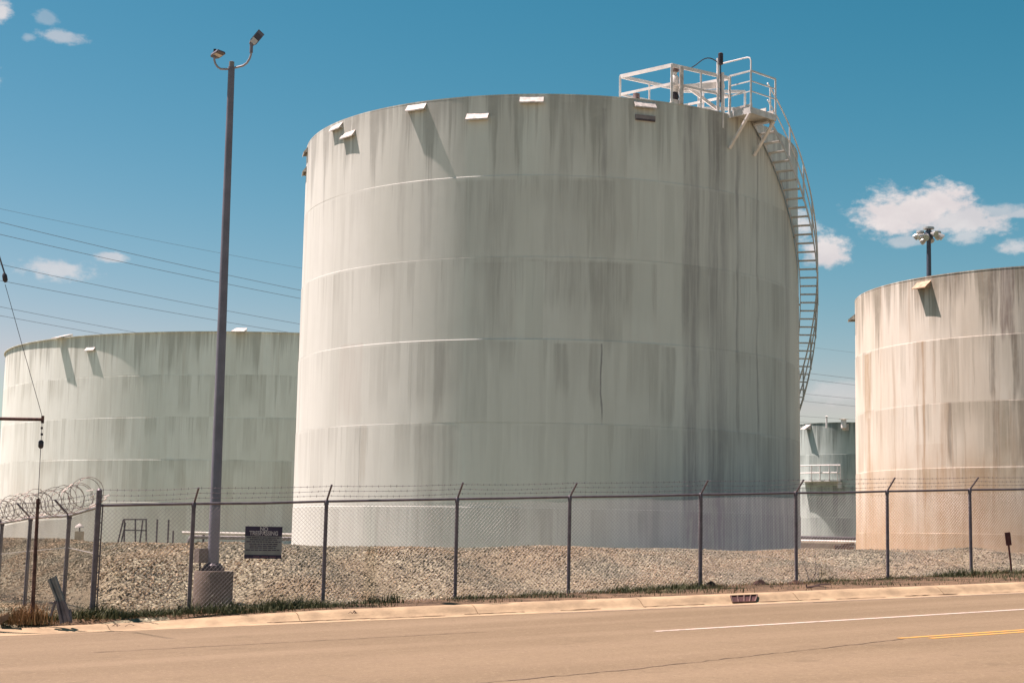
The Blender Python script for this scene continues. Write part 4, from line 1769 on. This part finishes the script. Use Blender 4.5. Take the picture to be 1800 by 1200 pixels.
# leaning timber stake at far left
mb = MB()
s0 = at(6, 1090, 24.9)
s1 = at(20, 1056, 24.9)
o0 = Vector((s0.x, s0.y, tz(s0.x, s0.y)))
mb.add([p - o0 for p in (at(0, 1083, 24.9), at(16, 1078, 24.9), at(21, 1055, 24.9), at(14, 1088, 24.9), at(0, 1096, 24.9),
                         at(0, 1083, 25.1), at(16, 1078, 25.1), at(21, 1055, 25.1), at(14, 1088, 25.1), at(0, 1096, 25.1))],
       [(0, 1, 2, 3, 4)[::-1], (5, 6, 7, 8, 9), (0, 5, 6, 1), (1, 6, 7, 2), (2, 7, 8, 3), (3, 8, 9, 4), (4, 9, 5, 0)])
stake = mb.build('broken_board', new_mat('weathered_board', (.20, .14, .10), .9, var=.3), None, loc=o0)
tag(stake, 'brown broken board lying in dry grass at the left edge', 'board')

# small brown marker leaning at the right end of the fence
MARK = new_mat('brown_marker', (.10, .035, .03), .7, var=.25)
d = px_ray(1779, 1010)
s_ = (V_FENCE - .35) / (-UY * d.x + UX * d.y)
mY = d.y * s_
m0 = at(1779, 1010, mY)
marker = empty('marker_post', (m0.x, m0.y, tz(m0.x, m0.y)))
tag(marker, 'small leaning brown marker paddle near the right edge', 'marker')
MO = marker.location.copy()
mb = MB().tube([at(1779.5, 1014, mY) - MO, at(1773, 958, mY) - MO], .022, 8)
mb.build('stake', MARK, marker)
mb = MB()
mb.bar(at(1773.5, 958, mY - .03) - MO, at(1770.8, 935, mY - .03) - MO, .115, .03, up=(0, 1, 0))
mb.build('paddle', MARK, marker)

# timber offcut on the crest of the bank
X, Y = at(1483, 962, 39).x, 39.0
tb = MB()
tb.box((0, 0, .05), (.46, .16, .10), Matrix.Rotation(.06, 3, 'Y'))
tb.box((.12, .05, .13), (.30, .12, .07), Matrix.Rotation(-.1, 3, 'Y'))
timber = tb.build('timber_offcut', new_mat('rotten_timber', (.15, .085, .05), .9, var=.35), None, loc=(X, Y, tz(X, Y) + .02))
tag(timber, 'brown rotten timber offcut on the gravel crest between tanks', 'timber')

# ------------------------------------------------------------------ plant inside the dike
# low containment wall and pipes seen in the gap at right
mb = MB()
GREYC = new_mat('dike_concrete', (0.281, 0.257, 0.218), .9, var=.12, scale=1.5)
mb.box((16, 70, 1.42), (44, .3, .85))
wall = mb.build('containment_wall', GREYC, None)
tag(wall, 'low grey concrete containment wall in the gap between tanks', 'wall')
mb = MB()
zz = at(1455, 951.5, 69).z
mb.tube([(-3, 69.6, zz), (38, 69.6, zz)], .075, 10)
pw = mb.build('white_pipe', WHITE, None, smooth=True)
tag(pw, 'long white pipe lying along the low concrete wall', 'pipe')
mb = MB()
zz = at(1455, 945, 88).z
mb.tube([(2, 88, zz), (48, 88, zz)], .10, 10)
mb.bar((2, 88, zz - .2), (48, 88, zz - .2), .06, .1)
pd = mb.build('dark_pipe', new_mat('dark_pipe_paint', (.10, .095, .10), .6), None)
for k in range(8):
    sb = MB()
    sb.bar((4 + k * 6, 88, Z0), (4 + k * 6, 88, zz), .12, .12)
    sb.build('support', MATS['dark_pipe_paint'], pd)
tag(pd, 'dark pipe rack in front of the small grey green tank', 'pipe')

# walkway with white rails on the small tank
a4, _ = tank4.hit(1476, 840)
mb = MB()
wl = []
zf = at(1450, 842, 103).z - Z0
hx = [R(-70), R(-48), R(-30), R(-20), a4]
ro = R4 + .75
def t4(r, a_, z):
    return Vector((r * math.sin(a_), -r * math.cos(a_), z))
pts_i = [t4(R4, a_, zf) for a_ in hx]
pts_o = [t4(ro, a_, zf) for a_ in hx]
k = len(hx)
mb.add(pts_i + pts_o + [p - Z * .08 for p in pts_i + pts_o],
       [(i, i + 1, k + i + 1, k + i) for i in range(k - 1)] + [(3 * k + i, 3 * k + i + 1, 2 * k + i + 1, 2 * k + i) for i in range(k - 1)]
       + [(k + i, k + i + 1, 3 * k + i + 1, 3 * k + i) for i in range(k - 1)])
wk = mb.build('walkway', GREYRAIL, tank4.root)
for h_ in (1.0, .5):
    mb = MB()
    mb.tube([t4(ro, a_, zf + h_) for a_ in hx] + [t4(R4 + .05, a4, zf + h_)], .045, 6)
    mb.build('rail', WHITE, wk)
for a_ in hx + [R(-39)]:
    mb = MB()
    mb.bar(t4(ro, a_, zf), t4(ro, a_, zf + 1.0), .07, .07)
    mb.build('rail_post', WHITE, wk)
mb = MB()
mb.bar(t4(ro - .35, R(-22), zf - .06), t4(ro - .35, R(-22), zf - .5), .25, .25)
mb.build('bracket', TREADM, wk)
n_, t_ = tank4.frame(R(-16))
mb = MB()
mb.box(n_ * (R4 + .04) + Z * (TOP4 - Z0 - .30), (.42, .12, .42), Matrix.Rotation(R(-16), 3, 'Z'))
mb.build('hatch_plate', VENT, tank4.root)
for (x, y0, y1, r_) in ((1453, 744, 732, .06), (1483, 744, 737, .18)):
    p = at(x, 744, 104.4) - tank4.root.location
    q_ = at(x, y1, 104.4) - tank4.root.location
    mb = MB()
    mb.tube([p - Z * .3, q_, q_ + Z * .02, q_ + Z * .06], [r_, r_, r_ * 1.9, .02], 10)
    mb.build('roof_vent', WHITE, tank4.root, smooth=True)
tank4.vent(R(-62), TOP4 - Z0 - .02, .5, .35, .55, mat=VENT)

# steel stile and pipes in front of the left tank
DARKST = new_mat('dark_stile_paint', (.085, .075, .085), .6, var=.2)
SY = 62.0
b0 = at(232, 955, SY)
stile = empty('steel_stile', (b0.x, b0.y, tz(b0.x, b0.y)))
tag(stile, 'dark steel stile with sloping rails at the foot of the left tank', 'stile')
SO = stile.location.copy()


def spx(x, y, dy=0.0):
    return at(x, y, SY + dy) - SO


for (a_, b_, nm) in (((219, 912), (218, 975), 'post'), ((238, 912), (238, 975), 'post'), ((257, 912), (257, 975), 'post'), ((217, 912.5), (258.5, 912.5), 'rail'),
                     ((218, 931), (257, 932), 'rail'), ((217, 913), (202, 975), 'stringer'), ((251, 914), (243, 975), 'stringer'), ((221, 918), (208, 975), 'stringer')):
    mb = MB()
    mb.bar(spx(*a_), spx(*b_), .06, .05)
    mb.build(nm, DARKST, stile)
    if nm != 'stringer' or a_[0] < 240:
        mb = MB()
        mb.bar(spx(*a_, 1.0), spx(*b_, 1.0), .05, .04)
        mb.build(nm, DARKST, stile)
for x in (274.5, 294.5, 303.5):
    p = at(x, 960, 62)
    g = tz(p.x, p.y)
    mb = MB()
    top = at(x, 912 if x < 290 else (913 if x < 300 else 932), 62)
    mb.tube([Vector((0, 0, -.1)), Vector((0, 0, top.z - g))], .035, 8)
    o = mb.build('pipe_post', DARKST, None, loc=(p.x, p.y, g))
    tag(o, {274.5: 'thick dark pipe post just right of the steel stile', 294.5: 'tall thin pipe post between stile and lamp post', 303.5: 'short pipe post nearest the lamp post'}[x], 'post', 'pipe posts before the left tank')
mb = MB()
zp1, zp2 = at(400, 937.5, 60).z, at(400, 944.5, 60).z
xl = at(320, 937, 60).x
mb.tube([(xl - .0, 60, zp1), (-4, 60, zp1)], .06, 10)
pipeA = mb.build('process_pipe', new_mat('pale_pipe_paint', (.56, .54, .48), .5), None, smooth=True)
tag(pipeA, 'pale pipe running from the lamp post to the middle tank', 'pipe')
mb = MB()
mb.tube([(xl + .25, 60.1, zp2 - .45), (xl + .25, 60.1, zp2 - .12), (xl + .32, 60.1, zp2 - .03), (xl + .45, 60.1, zp2), (-4, 60.1, zp2)], .075, 10)
pipeB = mb.build('process_pipe', new_mat('grey_pipe_paint', (.20, .195, .19), .5), None, smooth=True)
for k in range(4):
    sb = MB()
    sb.bar((xl + .8 + k * 2.2, 60.1, Z0), (xl + .8 + k * 2.2, 60.1, zp1), .07, .07)
    sb.build('support', DARKST, pipeB)
tag(pipeB, 'dark grey pipe with supports just under the pale pipe', 'pipe')
# white hooded light stand and small block by the side fence
p = at(140, 955, 60)
g = tz(p.x, p.y)
stn = empty('hooded_stand', (p.x, p.y, g))
tag(stn, 'small pale stand with a white hood beyond the side fence', 'stand')
mb = MB().box(at(139, 946, 60) - stn.location, (.30, .2, .55))
mb.build('block', new_mat('tan_block', (.50, .43, .33), .8), stn)
mb = MB().tube([at(140, 936, 60) - stn.location, at(140, 926, 60) - stn.location], .025, 6)
mb.build('stem', DARKST, stn)
c = at(140, 924, 60) - stn.location
mb = MB().tube([c - Z * .06, c, c + Z * .06, c + Z * .1], [.17, .15, .07, .01], 12)
mb.build('hood', VENT, stn, smooth=True)
# ------------------------------------------------------------------ stadium style light mast behind the right tank
NAVYP = new_mat('blue_grey_mast_paint', (.07, .085, .115), .5, var=.1)
HY = 100.0
hb = at(1635, 960, HY)
hm = empty('light_mast', (hb.x, hb.y, Z0))
tag(hm, 'tall light mast with a ring of round floodlights behind the right tank', 'light mast')
HO = hm.location.copy()


def hpx(x, y, dy=0.0):
    return at(x, y, HY + dy) - HO


ht = hpx(1632.5, 412)
mb = MB()
mb.tube([Vector((ht.x * .0 + .0, 0, 0)), ht], [.30, .14], 12)
mb.build('mast', NAVYP, hm, smooth=True)
mb = MB()
mb.tube([ht - Z * .38, ht - Z * .3, ht + Z * .1, ht + Z * .3], [.15, .28, .28, .12], 12)
hub = mb.build('hub', NAVYP, hm, smooth=True)
SILV = new_mat('floodlight_reflector', (0.429, 0.437, 0.413), .3, metal=.3, var=.1)
GLASS = new_mat('floodlight_glass', (.32, .36, .30), .15, var=.1, spec=.6)
for k in range(8):
    an = 2 * math.pi * k / 8 + .35
    dirv = Vector((math.cos(an), math.sin(an), 0))
    c = ht + dirv * (.68 + .14 * (k % 2)) - Z * (.10 + .12 * (k % 3))
    aim = (dirv * .85 - Z * (.35 + .2 * (k % 2)) + Vector((.3 * math.sin(k * 2.3), .3 * math.cos(k * 1.7), 0))).normalized()
    mb = MB()
    mb.tube([ht + dirv * .2, c - aim * .1], .04, 6)
    mb.tube([c - aim * .34, c - aim * .22, c - aim * .05, c + aim * .10], [.08, .11, .19, .215], 14)
    fl = mb.build('floodlight', SILV, hm, smooth=True)
    mb = MB()
    mb.tube([c + aim * .085, c + aim * .115], [.20, .20], 14)
    mb.build('glass', GLASS, fl)
for (k, zo, rr_) in ((0, .42, .0), (1, .16, .55), (2, .16, -.55)):
    c = ht + Vector((rr_, 0, zo))
    mb = MB()
    mb.tube([c + Z * .1, c + Z * .04, c - Z * .08, c - Z * .12], [.12, .36, .36, .2] if k == 0 else [.08, .24, .26, .2], 14)
    mb.build('floodlight', SILV, hm, smooth=True)

# ------------------------------------------------------------------ overhead power lines far behind
LINE = new_mat('power_line', (.12, .13, .15), .6, var=.05)
lines = [((0, 367), (528, 471), (1465, 615), .5, 'faint uppermost overhead power line crossing the left sky'),
         ((0, 390.5), (530, 510.5), (1465, 661), .9, 'second overhead power line from the top in the left sky'),
         ((0, 412), (530, 525), (1465, 672), .9, 'third overhead power line from the top in the left sky'),
         ((0, 464.5), (528, 569.6), (1465, 697), .8, 'fourth overhead power line from the top, just under the left cloud'),
         ((0, 493), (500, 583), (1465, 710), .8, 'fifth overhead power line from the top in the left sky'),
         ((0, 539), (245, 585.5), (1465, 735), .7, 'second lowest overhead power line above the left tank'),
         ((0, 554.6), (183, 587.6), (1465, 746), .7, 'lowest overhead power line above the left tank')]
for (p0, p1, p2, wgt, lab) in lines:
    A = np.array([[p[0] ** 2, p[0], 1] for p in (p0, p1, p2)], float)
    k = np.linalg.solve(A, np.array([p0[1], p1[1], p2[1]]))
    pts = []
    for x in np.linspace(-250, 2050, 60):
        Yd = 160 + 100 * x / 1465
        pts.append(at(x, k[0] * x * x + k[1] * x + k[2], Yd))
    c0 = pts[0].copy()
    mb = MB()
    mb.tube([p - c0 for p in pts], .030 * wgt, 5)
    o = mb.build('overhead_wire', LINE, None, loc=c0)
    tag(o, lab, 'power line', 'overhead power lines')

# ------------------------------------------------------------------ grass and weeds
def grass_mat(name, lo, hi):
    mt = bpy.data.materials.new(name)
    mt.use_nodes = True
    t = NT(mt.node_tree)
    b = mt.node_tree.nodes['Principled BSDF']
    ge = t.n('ShaderNodeNewGeometry')
    t.put(b.inputs['Base Color'], t.mix(ge.outputs['Random Per Island'], lo, hi))
    b.inputs['Roughness'].default_value = .7
    b.inputs['Specular IOR Level'].default_value = .2
    return mt


GREEN = grass_mat('green_grass', (.035, .048, .02), (.135, .14, .065))
DRY = grass_mat('dry_grass', (0.156, 0.094, 0.043), (0.374, 0.234, 0.117))


def blades(name, X, Y, Zb, H, W, leanv, mat, parent=None):
    """three-segment grass blades"""
    n = len(X)
    an = rng.uniform(0, 2 * np.pi, n)
    wx, wy = np.cos(an), np.sin(an)
    la = rng.uniform(0, 2 * np.pi, n)
    lx, ly = np.cos(la), np.sin(la)
    V = np.zeros((n, 5, 3))
    for k, (h, wd, le) in enumerate(((0, 1, 0), (0, 1, 0), (.55, .7, .25), (.55, .7, .25), (1, 0, 1))):
        sg = (-1, 1, -1, 1, 0)[k]
        V[:, k, 0] = X + wx * W * wd * sg + lx * leanv * le * H
        V[:, k, 1] = Y + wy * W * wd * sg + ly * leanv * le * H
        V[:, k, 2] = Zb + H * h * (1 - .25 * leanv * le)
    idx = np.arange(n)[:, None] * 5
    tris = np.concatenate([idx + np.array([[0, 1, 3]]), idx + np.array([[0, 3, 2]]), idx + np.array([[2, 3, 4]])])
    return arr_mesh(name, V.reshape(-1, 3), tris, mat, parent)


# running grass strip along the fence foot
n = 70000
u_ = rng.uniform(-6, 27, n)
s_ = rng.beta(1.6, 1.4, n)
v0_ = curb_v(u_) + .50
wid = np.where(u_ < 12, V_FENCE + .25 - v0_, .55 + .9 * (V_FENCE - v0_ - .2) * 0 + (V_FENCE + .1 - v0_ - .55) * 1.0)
patch = np.sin(u_ * 1.7) + np.sin(u_ * 3.9 + 1) + np.sin(u_ * .8 + 2) + rng.normal(0, .6, n)
left = np.clip((10.5 - u_) / 4, 0, 1)
v_ = np.where(rng.uniform(0, 1, n) < .6 * left + .35, v0_ + wid * s_, V_FENCE + rng.normal(-.05, .16, n))
keep = (patch > (-1.0 - 1.6 * left)) & (rng.uniform(0, 1, n) < .55 + .45 * left)
u_, v_, patch, left = u_[keep], v_[keep], patch[keep], left[keep]
X, Y = xy(u_, v_)
Zb = np.maximum(terrain(X, Y), road_z(u_) + .10)
H = rng.uniform(.02, .085, len(X)) * (1 + .55 * np.clip(patch, 0, 2)) * (1 + .3 * left) * rng.choice([1, 1, 1, 1.7], len(X))
g = blades('grass', X, Y, Zb, H, rng.uniform(.004, .009, len(X)), rng.uniform(.2, .9, len(X)), GREEN)
tag(g, 'low green and brown grass along the foot of the fence', kind='stuff')
n = 4500
u_ = rng.uniform(2, 27, n)
v_ = V_FENCE + rng.normal(-.15, .22, n)
keep = (np.sin(u_ * 1.1 + .6) + np.sin(u_ * 2.7) + rng.normal(0, .5, n)) > -.1
X, Y = xy(u_[keep], v_[keep])
Zb = np.maximum(terrain(X, Y), road_z(u_[keep]) + .10)
g = blades('dry_grass', X, Y, Zb, rng.uniform(.04, .12, len(X)), rng.uniform(.003, .007, len(X)), rng.uniform(.3, 1.0, len(X)), DRY)
tag(g, 'sparse straw coloured grass along the fence', kind='stuff')


def fpt(x, dv=0.0):
    X, Y = plane_pt(x, V_FENCE + dv)
    return X, Y, max(tz(X, Y), float(road_z(uv(X, Y)[0])) + .10)


def tuft(x, dv, nb, spread, hmin, hmax, mat, name, label, cat='grass tuft', group=None, lean_=.5):
    X, Y, zb = fpt(x, dv)
    xs = rng.normal(0, spread, nb)
    ys = rng.normal(0, spread * .6, nb)
    o = blades(name, xs, ys, np.zeros(nb) - .02, rng.uniform(hmin, hmax, nb), rng.uniform(.005, .010, nb), rng.uniform(.1, lean_, nb), mat)
    o.location = (X, Y, zb)
    tag(o, label, cat, group)
    return o


tuft(52, -.2, 420, .17, .10, .42, DRY, 'dry_grass_tuft', 'tall orange dry grass clump around the rusty guard tube', lean_=.7)
tuft(18, -.1, 200, .16, .06, .26, DRY, 'dry_grass_tuft', 'short dry grass clump beside the broken board', lean_=.8)
tuft(405, .05, 200, .14, .06, .24, GREEN, 'weed_tuft', 'green weed tuft before the concrete pedestal')
tuft(660, -.05, 110, .10, .08, .27, GREEN, 'weed_tuft', 'upright green weeds left of a pair by the fence', group=None)
tuft(692, -.05, 100, .08, .08, .29, GREEN, 'weed_tuft', 'taller green weeds right of a pair by the fence')
tuft(1185, .05, 90, .12, .06, .20, GREEN, 'weed_tuft', 'low green weeds just left of the thick fence post')
tuft(1255, .0, 70, .08, .05, .16, GREEN, 'weed_tuft', 'small green weeds just right of the thick fence post')
tuft(1745, -.2, 140, .20, .05, .17, DRY, 'dry_grass_tuft', 'dry brown grass at the foot of the brown marker')
tuft(855, -.1, 50, .2, .04, .15, GREEN, 'weed_tuft', 'thin weeds right of the fourth post from the left')
tuft(1040, -.05, 60, .12, .04, .12, GREEN, 'weed_tuft', 'thin weeds between the two middle fence posts')

# leafy weed with dead branches by a post
LEAF = grass_mat('weed_leaf', (0.035, 0.047, 0.023), (0.094, 0.101, 0.055))
TWIG = new_mat('dead_twig', (.075, .05, .045), .9, var=.2)


def leafy(x, dv, h, ns, label, seed, spread=.16):
    X, Y, zb = fpt(x, dv)
    root = empty('leafy_weed', (X, Y, zb))
    tag(root, label, 'weed', 'leafy weeds by the fence')
    rr = random.Random(seed)
    st_, lf = MB(), MB()
    for k in range(ns):
        b_ = Vector((rr.gauss(0, spread * .4), rr.gauss(0, spread * .3), -.03))
        e = b_ + Vector((rr.gauss(0, spread), rr.gauss(0, spread * .6), h * rr.uniform(.55, 1)))
        m_ = b_.lerp(e, .5) + Vector((rr.gauss(0, .03), 0, 0))
        st_.tube([b_, m_, e], [.006, .005, .002], 5)
        for j in range(9):
            f_ = rr.uniform(.15, 1)
            p = b_.lerp(m_, f_ * 2) if f_ < .5 else m_.lerp(e, f_ * 2 - 1)
            an = rr.uniform(0, 6.28)
            d = Vector((math.cos(an), math.sin(an), rr.uniform(-.2, .6))).normalized() * rr.uniform(.04, .09)
            sd = d.cross(Z).normalized() * .014
            lf.add([p, p + d * .5 + sd, p + d, p + d * .5 - sd], [(0, 1, 2, 3)])
    st_.build('stem', TWIG, root)
    lf.build('leaf', LEAF, root)['kind'] = 'stuff'
    return root


leafy(1428, .15, .75, 9, 'tall thin leafy weed right of the fence post beside the drain', 4, .20)
leafy(322, .1, .42, 5, 'scraggly weed in the gravel left of the pedestal', 6, .14)
leafy(402, .6, .30, 4, 'small leggy weed against the right side of the concrete pedestal', 9, .12)


def branch(x, y, label, seed, size):
    d = px_ray(x, y)
    s_ = 24.5 / d.y
    for _ in range(6):
        u0, v0 = uv(d.x * s_, d.y * s_)
        zt_ = float(road_z(u0)) + .05
        s_ = (zt_ - EYE.z) / d.z
    X, Y = d.x * s_, d.y * s_
    rr = random.Random(seed)
    mb = MB()
    for k in range(5):
        a_ = Vector((rr.gauss(0, .05), rr.gauss(0, .03), .06))
        e = a_ + Vector((rr.uniform(-.3, .5), rr.uniform(-.2, .1), rr.uniform(-.02, .10))) * size
        m_ = a_.lerp(e, .5) + Vector((0, 0, .03))
        mb.tube([a_, m_, e], [.014 * size, .010 * size, .004], 6)
    o = mb.build('fallen_branch', TWIG, None, loc=(X, Y, zt_))
    tag(o, label, 'branch')


branch(1418, 1038, 'dark fallen twigs lying across the kerb right of the drain', 3, 1.0)
branch(625, 1084, 'small brown twig on the kerb below the weeds', 8, .45)
branch(203, 1107, 'thin curved twig on the pale gutter at lower left', 11, .3)

# clods of dark earth by the drain and at a post foot
EARTH = new_mat('dark_earth', (.085, .05, .04), .95, var=.35, scale=12, bump=.8)
for (x, w_, h_, lab) in ((1250, .16, .16, 'dark earth clod just right of the thick fence post'), (1291, .0, 0, ''), (1336, .20, .15, 'dark earth clod behind the storm drain'),
                         (1399, .22, .10, 'dark earth mound around the fence post right of the drain')):
    if not lab:
        continue
    X, Y, zb = fpt(x, -.12)
    mb = MB()
    nn, mm = 14, 5
    vs = [(0, 0, h_)]
    rr = random.Random(int(x))
    for j in range(1, mm + 1):
        f_ = j / mm
        for i in range(nn):
            an = 2 * math.pi * i / nn
            q_ = w_ * f_ * rr.uniform(.85, 1.2)
            vs.append((q_ * math.cos(an), q_ * .7 * math.sin(an), h_ * (1 - f_ ** 1.6) * rr.uniform(.8, 1.15) - .02 * f_))
    fs = [(0, 1 + i, 1 + (i + 1) % nn) for i in range(nn)]
    for j in range(mm - 1):
        for i in range(nn):
            a_, b_ = 1 + j * nn + i, 1 + j * nn + (i + 1) % nn
            fs.append((a_, a_ + nn, b_ + nn, b_))
    mb.add(vs, fs)
    o = mb.build('earth_clod', EARTH, None, loc=(X, Y, zb), smooth=True)
    tag(o, lab, 'earth clod', 'earth clods by the kerb')
